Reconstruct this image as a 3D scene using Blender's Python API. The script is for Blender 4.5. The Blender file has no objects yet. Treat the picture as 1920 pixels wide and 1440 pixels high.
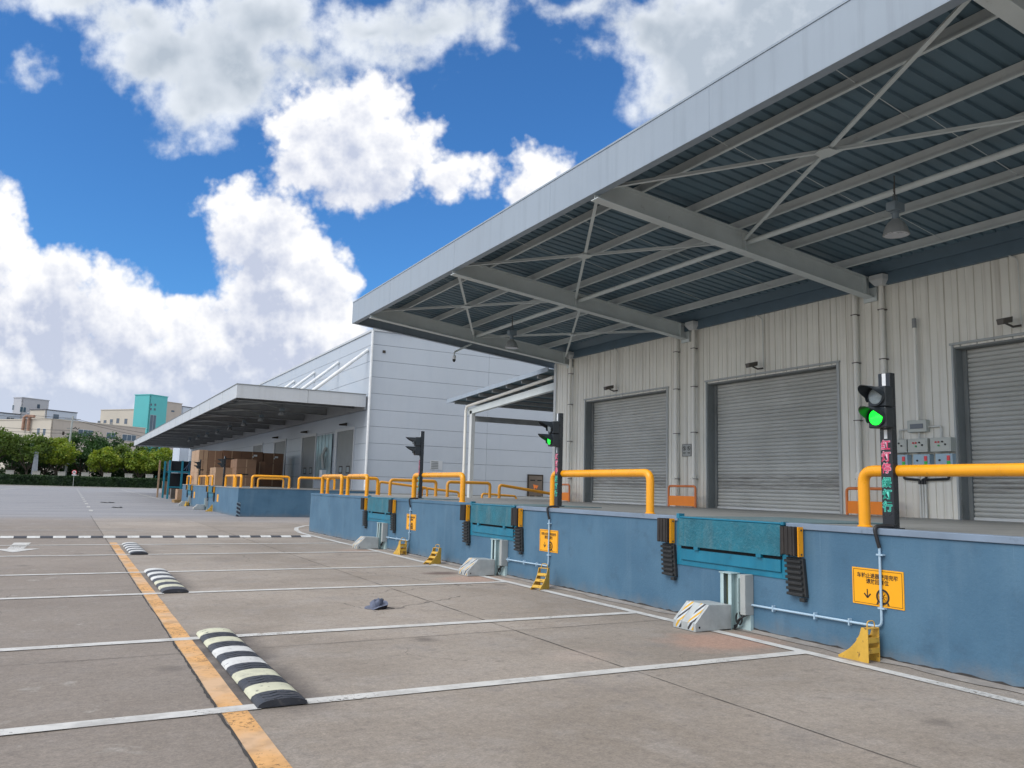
import bpy, bmesh, math, random
from mathutils import Vector, Matrix
random.seed(7)
S = bpy.context.scene
COL = S.collection
PI = math.pi

# ------------------------------------------------------------------ camera
YAW, PITCH, ROLL = math.radians(28.452), math.radians(7.458), math.radians(1.576)
FPX = 1519.1
EYE = Vector((0, 0, 1.6))
FW = Vector((math.sin(YAW)*math.cos(PITCH), math.cos(YAW)*math.cos(PITCH), math.sin(PITCH)))
_r = Vector((math.cos(YAW), -math.sin(YAW), 0)); _u = _r.cross(FW)
RT = _r*math.cos(ROLL) + _u*math.sin(ROLL)
UP = -_r*math.sin(ROLL) + _u*math.cos(ROLL)
cam = bpy.data.cameras.new('camera'); camo = bpy.data.objects.new('camera', cam); COL.objects.link(camo)
m = Matrix((RT, UP, -FW)).transposed().to_4x4(); m.translation = EYE
camo.matrix_world = m
cam.sensor_width = 36; cam.lens = FPX/1920*36; cam.clip_start = 0.05; cam.clip_end = 3000
S.camera = camo
S.view_settings.view_transform = 'Standard'; S.view_settings.look = 'None'
S.view_settings.exposure = 0.45; S.view_settings.gamma = 1.0
S.cycles.max_bounces = 6; S.cycles.diffuse_bounces = 3; S.cycles.glossy_bounces = 3; S.cycles.transparent_max_bounces = 8

# ------------------------------------------------------------------ sun + world
SUN = Vector((-math.cos(math.radians(45)), -0.10, math.sin(math.radians(45)))).normalized()
SKY_TINT = (.036, .076, .116)
CL_WHITE, CL_GREY = (.77, .77, .78), (.42, .46, .57)
CL_WHITE2, CL_GREY2 = (.72, .75, .79), (.36, .41, .47)
CL_AIR = (.46, .53, .64)
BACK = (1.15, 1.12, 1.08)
sl = bpy.data.lights.new('sun', 'SUN'); sl.energy = 1.5; sl.angle = math.radians(36); sl.color = (1, .965, .92)
so = bpy.data.objects.new('sun', sl); COL.objects.link(so)
so.rotation_euler = SUN.to_track_quat('Z', 'Y').to_euler(); so.location = (-20, -5, 40)

world = bpy.data.worlds.new('World'); S.world = world; world.use_nodes = True
wn, wl = world.node_tree.nodes, world.node_tree.links
wn.clear()

class G:
    """small helper for building node graphs"""
    def __init__(s, tree): s.t = tree; s.n = tree.nodes; s.l = tree.links
    def put(s, v, sock):
        if isinstance(v, bpy.types.NodeSocket): s.l.new(v, sock)
        elif v is not None:
            if sock.type == 'VECTOR' and not hasattr(v, '__len__'): v = (v, v, v)
            if sock.type == 'RGBA' and len(v) == 3: v = (*v, 1)
            sock.default_value = v
    def math(s, op, a, b=None, c=None, clamp=False):
        n = s.n.new('ShaderNodeMath'); n.operation = op; n.use_clamp = clamp
        for i, v in enumerate((a, b, c)): s.put(v, n.inputs[i])
        return n.outputs[0]
    def vec(s, op, a, b=None, c=None):
        n = s.n.new('ShaderNodeVectorMath'); n.operation = op
        for i, v in enumerate((a, b, c)):
            if v is not None: s.put(v, n.inputs[i])
        return n.outputs['Value'] if op in ('DOT_PRODUCT', 'LENGTH', 'DISTANCE') else n.outputs[0]
    def mix(s, f, a, b, mode='MIX'):
        n = s.n.new('ShaderNodeMix'); n.data_type = 'RGBA'; n.blend_type = mode
        s.put(f, n.inputs[0]); s.put(a, n.inputs[6]); s.put(b, n.inputs[7]); return n.outputs[2]
    def noise(s, v, scale, detail=3, rough=.5, dist=0, color=False):
        n = s.n.new('ShaderNodeTexNoise'); s.put(v, n.inputs['Vector'])
        n.inputs['Scale'].default_value = scale; n.inputs['Detail'].default_value = detail
        n.inputs['Roughness'].default_value = rough; n.inputs['Distortion'].default_value = dist
        return n.outputs['Color'] if color else n.outputs['Fac']
    def ramp(s, f, a, b, c=0., d=1., smooth=True):
        n = s.n.new('ShaderNodeMapRange'); n.interpolation_type = 'SMOOTHSTEP' if smooth else 'LINEAR'
        s.put(f, n.inputs[0])
        for i, v in enumerate((a, b, c, d)): n.inputs[i+1].default_value = v
        return n.outputs[0]
    def comb(s, x, y, z=0.):
        n = s.n.new('ShaderNodeCombineXYZ')
        for i, v in enumerate((x, y, z)): s.put(v, n.inputs[i])
        return n.outputs[0]
    def sep(s, v):
        n = s.n.new('ShaderNodeSeparateXYZ'); s.put(v, n.inputs[0]); return n.outputs

# clouds are functions of the view direction: blobs listed as (azimuth-like u, elevation-like v, radii) on a
# plane tangent to the sky dome, in hundredths of the focal length
def B(x, y, rx, ry): return ((x-960)/100, (720-y)/100, rx/100, ry/100)
CRISP = [B(*b) for b in [
 (5,400,38,60),(15,470,60,60),(95,520,110,62),(60,600,150,95),(0,690,190,150),(205,520,48,34),(222,560,75,55),
 (255,610,95,65),(290,566,34,30),(330,575,34,30),(350,625,90,60),(385,610,80,60),(150,720,260,110),(400,700,170,90),
 (436,378,66,46),(492,378,48,40),(452,430,60,75),(510,455,80,85),(560,460,55,50),(602,505,55,60),(640,530,40,42),
 (530,545,130,105),(560,640,130,80),(450,645,120,80),(628,600,55,60),(300,770,420,50),(620,690,70,50),
 (570,235,68,60),(600,190,50,36),(690,205,85,58),(640,290,125,78),(745,285,80,68),(700,352,85,44),(850,330,78,48),
 (885,318,52,38),(560,315,58,55),(785,245,38,30),(620,370,60,24),(840,365,40,22),
 (1012,318,52,42),(978,352,42,38),(1040,310,30,32),(990,300,36,28),(473,705,22,20)]]
SOFT = [B(*b) for b in [
 (150,-10,150,46),(260,30,120,60),(330,100,130,90),(380,190,108,78),(440,120,120,105),(400,240,55,32),(490,40,130,80),
 (570,130,66,44),(610,155,46,28),(700,60,130,62),(800,40,130,58),(715,115,70,46),(885,30,66,44),(760,120,50,30),
 (40,122,20,9),(66,140,12,7),(1090,10,70,26),(1150,50,50,36),(1250,60,100,90),(1350,100,150,130),(1290,175,110,60),
 (1500,80,260,160),(1235,215,40,26),(1800,200,400,300)]]
def cloud_group(name, blobs, edge, k, puffy):
    t = bpy.data.node_groups.new(name, 'ShaderNodeTree')
    t.interface.new_socket('W', in_out='INPUT', socket_type='NodeSocketVector')
    t.interface.new_socket('P', in_out='INPUT', socket_type='NodeSocketVector')
    t.interface.new_socket('D', in_out='OUTPUT', socket_type='NodeSocketFloat')
    t.interface.new_socket('E', in_out='OUTPUT', socket_type='NodeSocketFloat')
    g = G(t); i = g.n.new('NodeGroupInput'); o = g.n.new('NodeGroupOutput')
    W, P = i.outputs[0], i.outputs[1]
    acc = None
    for (u, v, rx, ry) in blobs:
        q = g.vec('MULTIPLY_ADD', W, (1/rx, 1/ry, 0), (-u/rx, -v/ry, 0))
        # distance in plane units so that edges are equally crisp on all blobs
        d = g.math('MULTIPLY_ADD', g.vec('LENGTH', q), min(rx, ry), -min(rx, ry))
        acc = d if acc is None else g.math('SMOOTH_MIN', acc, d, k)
    e = g.math('SUBTRACT', g.noise2(P, 2.0, 5, .56), .5)
    if puffy:
        vo = g.n.new('ShaderNodeTexVoronoi'); vo.voronoi_dimensions = '2D'; vo.feature = 'F1'
        g.put(P, vo.inputs['Vector']); vo.inputs['Scale'].default_value = 2.2
        vo.inputs['Detail'].default_value = 2.5; vo.inputs['Roughness'].default_value = .55; vo.inputs['Lacunarity'].default_value = 2.3
        e = g.math('ADD', g.math('MULTIPLY', e, .8), g.math('MULTIPLY_ADD', vo.outputs['Distance'], -.34, .22))
    g.l.new(g.math('MULTIPLY_ADD', e, edge, g.math('MULTIPLY_ADD', acc, -1., .06)), o.inputs[0]); g.l.new(e, o.inputs[1])
    return t
def _noise2(s, v, scale, detail=3, rough=.5, color=False):
    n = s.n.new('ShaderNodeTexNoise'); n.noise_dimensions = '2D'; s.put(v, n.inputs['Vector'])
    n.inputs['Scale'].default_value = scale; n.inputs['Detail'].default_value = detail; n.inputs['Roughness'].default_value = rough
    return n.outputs['Color'] if color else n.outputs['Fac']
G.noise2 = _noise2
g = G(world.node_tree)
tc = wn.new('ShaderNodeTexCoord'); D = tc.outputs['Generated']
df = g.vec('DOT_PRODUCT', D, tuple(FW))
dfc = g.math('MAXIMUM', df, .3)
U = g.math('MULTIPLY', g.math('DIVIDE', g.vec('DOT_PRODUCT', D, tuple(RT)), dfc), FPX/100)
V = g.math('MULTIPLY', g.math('DIVIDE', g.vec('DOT_PRODUCT', D, tuple(UP)), dfc), FPX/100)
P = g.comb(U, V, 0.)
GC = cloud_group('crisp_clouds', CRISP, .46, .20, True)
GS = cloud_group('soft_clouds', SOFT, .75, .40, False)
def dens(tree, w, p):
    n = wn.new('ShaderNodeGroup'); n.node_tree = tree; wl.new(w, n.inputs[0]); wl.new(p, n.inputs[1]); return n.outputs[0], n.outputs[1]
sky = wn.new('ShaderNodeTexSky'); sky.sky_type = 'NISHITA'; sky.sun_disc = False
sky.sun_elevation = math.asin(SUN.z); sky.sun_rotation = math.atan2(SUN.x, SUN.y)
sky.air_density = 1.0; sky.dust_density = .6; sky.ozone_density = 2.0
base = g.mix(1., sky.outputs[0], SKY_TINT, 'MULTIPLY')
w1 = g.vec('SUBTRACT', g.noise2(P, .9, 2, .5, True), (.5, .5, .5)); w2 = g.vec('SUBTRACT', g.noise2(P, 3.4, 2, .55, True), (.5, .5, .5))
W = g.vec('MULTIPLY_ADD', w2, (.26, .26, 0), g.vec('MULTIPLY_ADD', w1, (.55, .55, 0), P))
# soft, greyish high cumulus
s0, se = dens(GS, g.vec('MULTIPLY_ADD', w1, (.6, .6, 0), W), P)
sa = g.ramp(s0, -.16, .50)
sl_ = g.math('ADD', g.ramp(s0, .05, .95, .85, .0), g.math('MULTIPLY', se, 1.0))
sl_ = g.math('MULTIPLY_ADD', g.math('SUBTRACT', g.noise2(g.vec('ADD', P, (5., 3., 0)), .55, 4, .5), .5), .9, sl_)
scol = g.mix(g.math('MAXIMUM', g.math('MINIMUM', sl_, 1.), 0.), CL_GREY2, CL_WHITE2)
# crisp sunlit cumulus
c0, e0 = dens(GC, W, P); c1, e1 = dens(GC, g.vec('ADD', W, (.30, .62, 0)), g.vec('ADD', P, (.13, .22, 0)))
ca = g.ramp(c0, -.07, .24)
lit = g.ramp(c0, .05, .75, .82, .02)
lit = g.math('MULTIPLY_ADD', g.math('SUBTRACT', e0, e1), 1.2, lit)
big = g.math('SUBTRACT', g.math('MULTIPLY_ADD', e0, -.46, c0), g.math('MULTIPLY_ADD', e1, -.46, c1))
lit = g.math('MULTIPLY_ADD', g.math('MAXIMUM', g.math('MINIMUM', big, .7), -.6), .9, lit)
lit = g.math('ADD', lit, g.ramp(V, -1.0, 2.6, -.18, .12, False))
lit = g.math('MULTIPLY_ADD', g.math('SUBTRACT', g.noise2(g.vec('ADD', P, (9., 1., 0)), .75, 3, .5), .5), 1.5, lit)
lit = g.math('MAXIMUM', g.math('MINIMUM', lit, 1.), 0.)
ccol = g.mix(lit, CL_GREY, CL_WHITE)
c = g.mix(g.math('MULTIPLY', sa, .97), base, scol)
c = g.mix(ca, c, ccol)
dz = g.sep(D)[2]
c = g.mix(g.ramp(dz, 0.0, .17, .62, 0.), c, CL_AIR)
# rest of the dome, out of frame: broken cloud brightened to light the yard
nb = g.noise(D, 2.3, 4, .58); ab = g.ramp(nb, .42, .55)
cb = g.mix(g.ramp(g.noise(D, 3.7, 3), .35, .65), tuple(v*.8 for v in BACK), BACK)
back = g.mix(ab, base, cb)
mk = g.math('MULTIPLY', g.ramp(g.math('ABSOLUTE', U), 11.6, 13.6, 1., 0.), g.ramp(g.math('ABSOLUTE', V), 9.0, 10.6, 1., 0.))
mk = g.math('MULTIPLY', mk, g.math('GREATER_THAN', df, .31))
bg = wn.new('ShaderNodeBackground'); wl.new(c, bg.inputs[0]); bg.inputs[1].default_value = 1.0
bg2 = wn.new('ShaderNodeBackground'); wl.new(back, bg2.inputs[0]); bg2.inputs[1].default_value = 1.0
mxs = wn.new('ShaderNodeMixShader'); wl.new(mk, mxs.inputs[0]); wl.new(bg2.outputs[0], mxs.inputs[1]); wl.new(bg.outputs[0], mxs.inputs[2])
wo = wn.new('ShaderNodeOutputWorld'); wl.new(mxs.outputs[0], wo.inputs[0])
world.cycles.sampling_method = 'MANUAL'; world.cycles.sample_map_resolution = 512

# ------------------------------------------------------------------ materials
MATS = {}
def pm(name, col, rough=.6, metal=0., var=.12, scale=2.5, bump=0., bscale=60, streak=None, sk=.4, sw=(7, 7, .35), spots=None, spk=.5, spscale=3., sth=(.58, .72), fine=0., emit=None):
    """painted or mineral surface: base colour, cloudy variation, run-down streaks, dirt spots, grain"""
    mt = bpy.data.materials.new(name); mt.use_nodes = True; g = G(mt.node_tree)
    b = g.n['Principled BSDF']; tc = g.n.new('ShaderNodeTexCoord'); O = tc.outputs['Object']
    inf = g.n.new('ShaderNodeObjectInfo'); O2 = g.vec('MULTIPLY_ADD', inf.outputs['Random'], (13., 7., 5.), O)
    n1 = g.noise(O2, scale, 5, .6)
    c = g.mix(g.ramp(n1, .28, .72, 0, 1, False), tuple(x*(1-var) for x in col), tuple(min(1, x*(1+var)) for x in col))
    if streak:
        mp = g.vec('MULTIPLY', O2, sw)
        s = g.noise(mp, 1., 5, .65); c = g.mix(g.math('MULTIPLY', g.ramp(s, .46, .74), sk), c, streak)
    if spots:
        s = g.noise(O2, spscale, 8, .7); c = g.mix(g.math('MULTIPLY', g.ramp(s, *sth), spk), c, spots)
    if fine:
        s = g.noise(O2, 120, 3, .6); c = g.mix(1., c, g.mix(s, (1-fine,)*3, (1+fine,)*3), 'MULTIPLY')
    g.put(c, b.inputs['Base Color'])
    b.inputs['Roughness'].default_value = rough; b.inputs['Metallic'].default_value = metal
    g.put(g.ramp(n1, .3, .7, max(.05, rough-.08), min(1, rough+.08), False), b.inputs['Roughness'])
    if bump:
        bn = g.n.new('ShaderNodeBump'); bn.inputs['Strength'].default_value = bump; bn.inputs['Distance'].default_value = .01
        g.put(g.noise(O2, bscale, 4, .6), bn.inputs['Height']); g.l.new(bn.outputs[0], b.inputs['Normal'])
    if emit:
        g.put(emit[0], b.inputs['Emission Color']); b.inputs['Emission Strength'].default_value = emit[1]
    MATS[name] = mt
    return mt

def ground_mat():
    mt = bpy.data.materials.new('yard_concrete'); mt.use_nodes = True; g = G(mt.node_tree); b = g.n['Principled BSDF']
    O = g.n.new('ShaderNodeTexCoord').outputs['Object']; x, y, _ = g.sep(O)
    big = g.noise(O, .35, 5, .6); mid = g.noise(O, 1.6, 6, .65); fine = g.noise(O, 55, 3, .7); grit = g.noise(O, 260, 2, .6)
    c = g.mix(g.ramp(big, .3, .7), (.245, .212, .178), (.355, .315, .275))
    c = g.mix(g.math('MULTIPLY', g.ramp(mid, .45, .75), .5), c, (.37, .345, .325))
    m2 = g.noise(O, 5.5, 6, .7); c = g.mix(g.math('MULTIPLY', g.ramp(m2, .50, .72), .55), c, (.185, .162, .145))
    c = g.mix(g.math('MULTIPLY', g.ramp(g.noise(O, .8, 6, .68), .55, .70), .5), c, (.175, .155, .140))
    # slab by slab tone
    sx = g.math('FLOOR', g.math('DIVIDE', g.math('SUBTRACT', x, 1.07), 3.61)); sy = g.math('FLOOR', g.math('DIVIDE', g.math('SUBTRACT', y, 8.43), 5.4))
    wnz = g.n.new('ShaderNodeTexWhiteNoise'); g.put(g.comb(sx, sy, 0.), wnz.inputs['Vector'])
    c = g.mix(1., c, g.mix(wnz.outputs['Value'], (.90, .90, .90), (1.07, 1.06, 1.05)), 'MULTIPLY')
    left = g.ramp(x, 1.05, 1.09, 1., 0.)
    c = g.mix(g.math('MULTIPLY', left, .55), c, g.mix(mid, (.15, .125, .108), (.235, .205, .18)))
    # pale worn patches left of the joint
    c = g.mix(g.math('MULTIPLY', g.math('MULTIPLY', left, g.ramp(g.noise(O, 2.1, 7, .62, .6), .60, .72)), .5), c, (.42, .41, .38))
    # long tyre scuffs
    sc = g.noise(g.vec('MULTIPLY', O, (.45, 5., 1)), 1., 6, .7)
    c = g.mix(g.math('MULTIPLY', g.ramp(sc, .56, .74), .30), c, (.15, .135, .13))
    sc2 = g.noise(g.vec('MULTIPLY', O, (2.2, .35, 1)), 1., 5, .7)
    c = g.mix(g.math('MULTIPLY', g.ramp(sc2, .58, .76), .22), c, (.17, .155, .15))
    # tyre dirt collected along the humps
    for (y0, y1, k) in ((5.9, 9.1, .85), (12.9, 15.4, .6), (19.5, 22.3, .4)):
        ax = g.ramp(g.math('ABSOLUTE', g.math('SUBTRACT', x, 1.50)), .18, .50, 1., 0.)
        ay = g.math('MULTIPLY', g.ramp(y, y0-.2, y0+.5), g.ramp(y, y1-.2, y1+.5, 1., 0.))
        mk = g.math('MULTIPLY', g.math('MULTIPLY', ax, ay), g.ramp(g.noise(O, 2.5, 5), .25, .6, .4, 1.))
        c = g.mix(g.math('MULTIPLY', mk, k), c, (.07, .062, .06))
    # oil marks and rusty wash by the wheel restraints
    for (cx, cy, r, col, k) in ((6.55, 7.0, .95, (.50, .28, .20), .5), (6.6, 13.4, .9, (.48, .28, .21), .45), (6.4, 14.4, .5, (.10, .06, .05), .75),
                                (6.6, 19.9, .8, (.45, .28, .22), .3), (4.6, 6.9, .5, (.45, .36, .31), .3)):
        dd = g.vec('LENGTH', g.vec('MULTIPLY_ADD', O, (1/r, 1.3/r, 0), (-cx/r, -1.3*cy/r, 0)))
        dd = g.math('ADD', dd, g.math('MULTIPLY', g.noise(O, 3., 5), .6))
        c = g.mix(g.math('MULTIPLY', g.ramp(dd, .6, 1.3, 1., 0.), k), c, col)
    # older blue-grey asphalt beyond the concrete
    far = g.ramp(g.math('ADD', y, g.math('MULTIPLY', g.noise(O, .12, 4), 14.)), 38., 50.)
    fs = g.noise(g.vec('MULTIPLY', O, (.05, .8, 1)), 1., 6, .65)
    c = g.mix(far, c, g.mix(g.ramp(fs, .3, .7), (.20, .205, .225), (.31, .315, .335)))
    # scattered oil drips
    v2 = g.n.new('ShaderNodeTexVoronoi'); g.put(g.vec('ADD', O, g.vec('MULTIPLY', g.noise(O, 6, 3, color=True), (.12, .12, 0))), v2.inputs['Vector']); v2.inputs['Scale'].default_value = .75
    c = g.mix(g.math('MULTIPLY', g.ramp(v2.outputs['Distance'], .03, .15, 1., 0.), g.ramp(g.noise(O, .4, 2), .44, .55, 0., .6)), c, (.095, .082, .075))
    # fine wandering cracks
    vc = g.n.new('ShaderNodeTexVoronoi'); vc.feature = 'DISTANCE_TO_EDGE'; g.put(g.vec('ADD', O, g.vec('MULTIPLY', g.noise(O, 2.2, 4, color=True), (.7, .7, 0))), vc.inputs['Vector']); vc.inputs['Scale'].default_value = .22
    c = g.mix(g.math('MULTIPLY', g.ramp(vc.outputs['Distance'], .0006, .0022, 1., 0.), g.ramp(g.noise(O, .3, 2), .50, .56, 0., .75)), c, (.07, .062, .056))
    # small dark specks
    vo = g.n.new('ShaderNodeTexVoronoi'); g.put(O, vo.inputs['Vector']); vo.inputs['Scale'].default_value = 2.3
    c = g.mix(g.ramp(vo.outputs['Distance'], .010, .022, .8, 0.), c, (.06, .05, .045))
    g1 = g.noise(O, 17, 5, .75); c = g.mix(1., c, g.mix(g.ramp(g1, .3, .7, 0, 1, False), (.80, .80, .80), (1.20, 1.19, 1.18)), 'MULTIPLY')
    c = g.mix(1., c, g.mix(g.ramp(fine, .25, .75, 0, 1, False), (.74, .74, .74), (1.24, 1.24, 1.24)), 'MULTIPLY')
    c = g.mix(1., c, g.mix(g.ramp(grit, .25, .75, 0, 1, False), (.82, .82, .82), (1.16, 1.16, 1.16)), 'MULTIPLY')
    g.put(c, b.inputs['Base Color']); b.inputs['Roughness'].default_value = .82
    bn = g.n.new('ShaderNodeBump'); bn.inputs['Strength'].default_value = .5; bn.inputs['Distance'].default_value = .006
    wv = g.n.new('ShaderNodeTexWave'); wv.bands_direction = 'Y'; wv.inputs['Scale'].default_value = 14; wv.inputs['Distortion'].default_value = 2.5; wv.inputs['Detail'].default_value = 2
    g.put(O, wv.inputs['Vector'])
    hh = g.math('MULTIPLY_ADD', wv.outputs['Fac'], g.ramp(big, .4, .65, 0, .7), fine)
    g.put(hh, bn.inputs['Height']); g.l.new(bn.outputs[0], b.inputs['Normal'])
    return mt

def dock_mat():
    mt = bpy.data.materials.new('dock_blue'); mt.use_nodes = True; g = G(mt.node_tree); b = g.n['Principled BSDF']
    O = g.n.new('ShaderNodeTexCoord').outputs['Object']; x, y, z = g.sep(O)
    c = g.mix(g.ramp(g.noise(O, .9, 5, .6), .3, .7), (.050, .128, .210), (.075, .168, .258))
    c = g.mix(g.math('MULTIPLY', g.ramp(g.noise(O, 2.3, 7, .65), .52, .74), .5), c, (.040, .092, .150))       # scuffed darker patches
    c = g.mix(g.math('MULTIPLY', g.ramp(g.noise(g.vec('MULTIPLY', O, (2.5, 2.5, .3)), 1., 5, .6), .50, .72), .32), c, (.12, .21, .29))
    dr = g.ramp(g.noise(g.vec('MULTIPLY', O, (26, 26, .5)), 1., 3, .5), .70, .76)                              # thin pale drips from the top
    c = g.mix(g.math('MULTIPLY', g.math('MULTIPLY', dr, g.ramp(z, .45, 1.25)), .4), c, (.24, .36, .46))
    c = g.mix(g.math('MULTIPLY', g.ramp(g.noise(O, 9., 8, .72), .66, .72), .55), c, (.22, .33, .41))           # chips to pale undercoat
    gr = g.ramp(g.math('MULTIPLY_ADD', g.noise(O, 3.2, 6, .7), .42, z), .10, .42, 1., 0.)
    c = g.mix(g.math('MULTIPLY', gr, .62), c, (.20, .19, .175))                                                # splashed grime at the foot
    sc = g.ramp(g.noise(g.vec('MULTIPLY', O, (1, 1.2, 16)), 1., 5, .7), .66, .72)
    c = g.mix(g.math('MULTIPLY', g.math('MULTIPLY', sc, g.ramp(g.noise(O, .7, 3), .5, .62)), .5), c, (.030, .035, .042))   # tyre and bumper scuffs
    g.put(c, b.inputs['Base Color']); b.inputs['Roughness'].default_value = .6
    bn = g.n.new('ShaderNodeBump'); bn.inputs['Strength'].default_value = .35; bn.inputs['Distance'].default_value = .01
    g.put(g.math('ADD', g.noise(O, 30, 4, .6), g.noise(O, 3, 4)), bn.inputs['Height']); g.l.new(bn.outputs[0], b.inputs['Normal'])
    return mt
def slat_mat():
    mt = bpy.data.materials.new('shutter_slat'); mt.use_nodes = True; g = G(mt.node_tree); b = g.n['Principled BSDF']
    O = g.n.new('ShaderNodeTexCoord').outputs['Object']; x, y, z = g.sep(O)
    c = g.mix(g.ramp(g.noise(O, .7, 4), .3, .7), (.46, .465, .44), (.56, .565, .54))
    row = g.n.new('ShaderNodeTexWhiteNoise'); row.noise_dimensions = '1D'; g.put(g.math('FLOOR', g.math('DIVIDE', z, .0928)), row.inputs['W'])
    c = g.mix(1., c, g.mix(row.outputs['Value'], (.93, .93, .93), (1.05, 1.05, 1.05)), 'MULTIPLY')
    band = g.math('MULTIPLY', g.ramp(z, 1.72, 1.86), g.ramp(z, 2.10, 2.22, 1., 0.))
    c = g.mix(g.math('MULTIPLY', band, g.ramp(g.noise(g.vec('MULTIPLY', O, (1, 1.6, 22)), 1., 6, .75), .38, .62, .1, .7)), c, (.20, .185, .17))   # rub marks of loads
    c = g.mix(g.math('MULTIPLY', g.ramp(g.noise(g.vec('MULTIPLY', O, (1, 3., 30)), 1., 5, .7), .64, .70), .5), c, (.16, .15, .14))
    c = g.mix(g.math('MULTIPLY', g.ramp(z, 1.2, 1.36, 1., 0.), .6), c, (.62, .60, .55))
    g.put(c, b.inputs['Base Color']); b.inputs['Roughness'].default_value = .42
    bn = g.n.new('ShaderNodeBump'); bn.inputs['Strength'].default_value = .4; bn.inputs['Distance'].default_value = .02
    g.put(g.noise(g.vec('MULTIPLY', O, (1, 1.5, 4)), 1., 3), bn.inputs['Height']); g.l.new(bn.outputs[0], b.inputs['Normal'])
    return mt
def paint_mat(name, col, wear, col2=None, ghost=0.):
    """road paint worn away in flakes, so the ground shows through"""
    mt = bpy.data.materials.new(name); mt.use_nodes = True; g = G(mt.node_tree); b = g.n['Principled BSDF']
    O = g.n.new('ShaderNodeTexCoord').outputs['Object']
    n = g.noise(O, 26, 6, .75); n2 = g.noise(O, .8, 4, .6)
    c = g.mix(g.noise(O, 5, 5, .65), tuple(v*.72 for v in col), col)
    if col2: c = g.mix(g.ramp(n2, .45, .6), c, col2)
    g.put(c, b.inputs['Base Color']); b.inputs['Roughness'].default_value = .7
    f = g.math('ADD', g.math('MULTIPLY', n, .75), g.math('MULTIPLY', n2, .55))
    a = g.ramp(f, wear, wear+.07, ghost, 1.)
    a = g.math('MULTIPLY', a, g.ramp(g.noise(O, 4, 5, .6), .3, .6, .72, 1.))
    g.put(a, b.inputs['Alpha'])
    return mt

def hazard_mat():
    mt = bpy.data.materials.new('hazard_stripe'); mt.use_nodes = True; g = G(mt.node_tree); b = g.n['Principled BSDF']
    O = g.n.new('ShaderNodeTexCoord').outputs['Object']; x, y, z = g.sep(O)
    s = g.math('FRACT', g.math('MULTIPLY', g.math('ADD', g.math('MULTIPLY', z, 1.), g.math('MULTIPLY', y, 1.3)), 5.2))
    c = g.mix(g.math('GREATER_THAN', s, .26), (.62, .36, .03), (.52, .56, .58)); c = g.mix(g.math('GREATER_THAN', s, .52), c, (.04, .04, .045)); c = g.mix(g.math('GREATER_THAN', s, .78), c, (.52, .56, .58))
    g.put(c, b.inputs['Base Color']); b.inputs['Roughness'].default_value = .5
    return mt

def leaf_mat(name, a, bcol, yel):
    mt = bpy.data.materials.new(name); mt.use_nodes = True; g = G(mt.node_tree); b = g.n['Principled BSDF']
    O = g.n.new('ShaderNodeTexCoord').outputs['Object']
    c = g.mix(g.ramp(g.noise(O, .45, 4, .6), .35, .65), a, bcol)
    c = g.mix(g.math('MULTIPLY', g.ramp(g.noise(O, 1.3, 4, .7), .5, .7), .7), c, yel)
    c = g.mix(1., c, g.mix(g.noise(O, 3.5, 4), (.45, .45, .45), (1.75, 1.75, 1.75)), 'MULTIPLY')
    g.put(c, b.inputs['Base Color']); b.inputs['Roughness'].default_value = .6
    tr = g.n.new('ShaderNodeBsdfTranslucent'); g.put(g.mix(1., c, (1.5, 1.6, .7), 'MULTIPLY'), tr.inputs[0])
    mx = g.n.new('ShaderNodeMixShader'); mx.inputs[0].default_value = .3
    g.l.new(b.outputs[0], mx.inputs[1]); g.l.new(tr.outputs[0], mx.inputs[2])
    g.l.new(mx.outputs[0], g.n['Material Output'].inputs[0])
    return mt

def lens_mat(name, col, k):
    mt = bpy.data.materials.new(name); mt.use_nodes = True; g = G(mt.node_tree); b = g.n['Principled BSDF']
    O = g.n.new('ShaderNodeTexCoord').outputs['Object']
    vo = g.n.new('ShaderNodeTexVoronoi'); g.put(O, vo.inputs['Vector']); vo.inputs['Scale'].default_value = 85
    f = g.ramp(vo.outputs['Distance'], .2, .6, 1., .45)
    g.put(col, b.inputs['Base Color']); g.put(g.mix(f, tuple(v*.3 for v in col), col), b.inputs['Emission Color'])
    b.inputs['Emission Strength'].default_value = k; b.inputs['Roughness'].default_value = .2
    return mt

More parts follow.
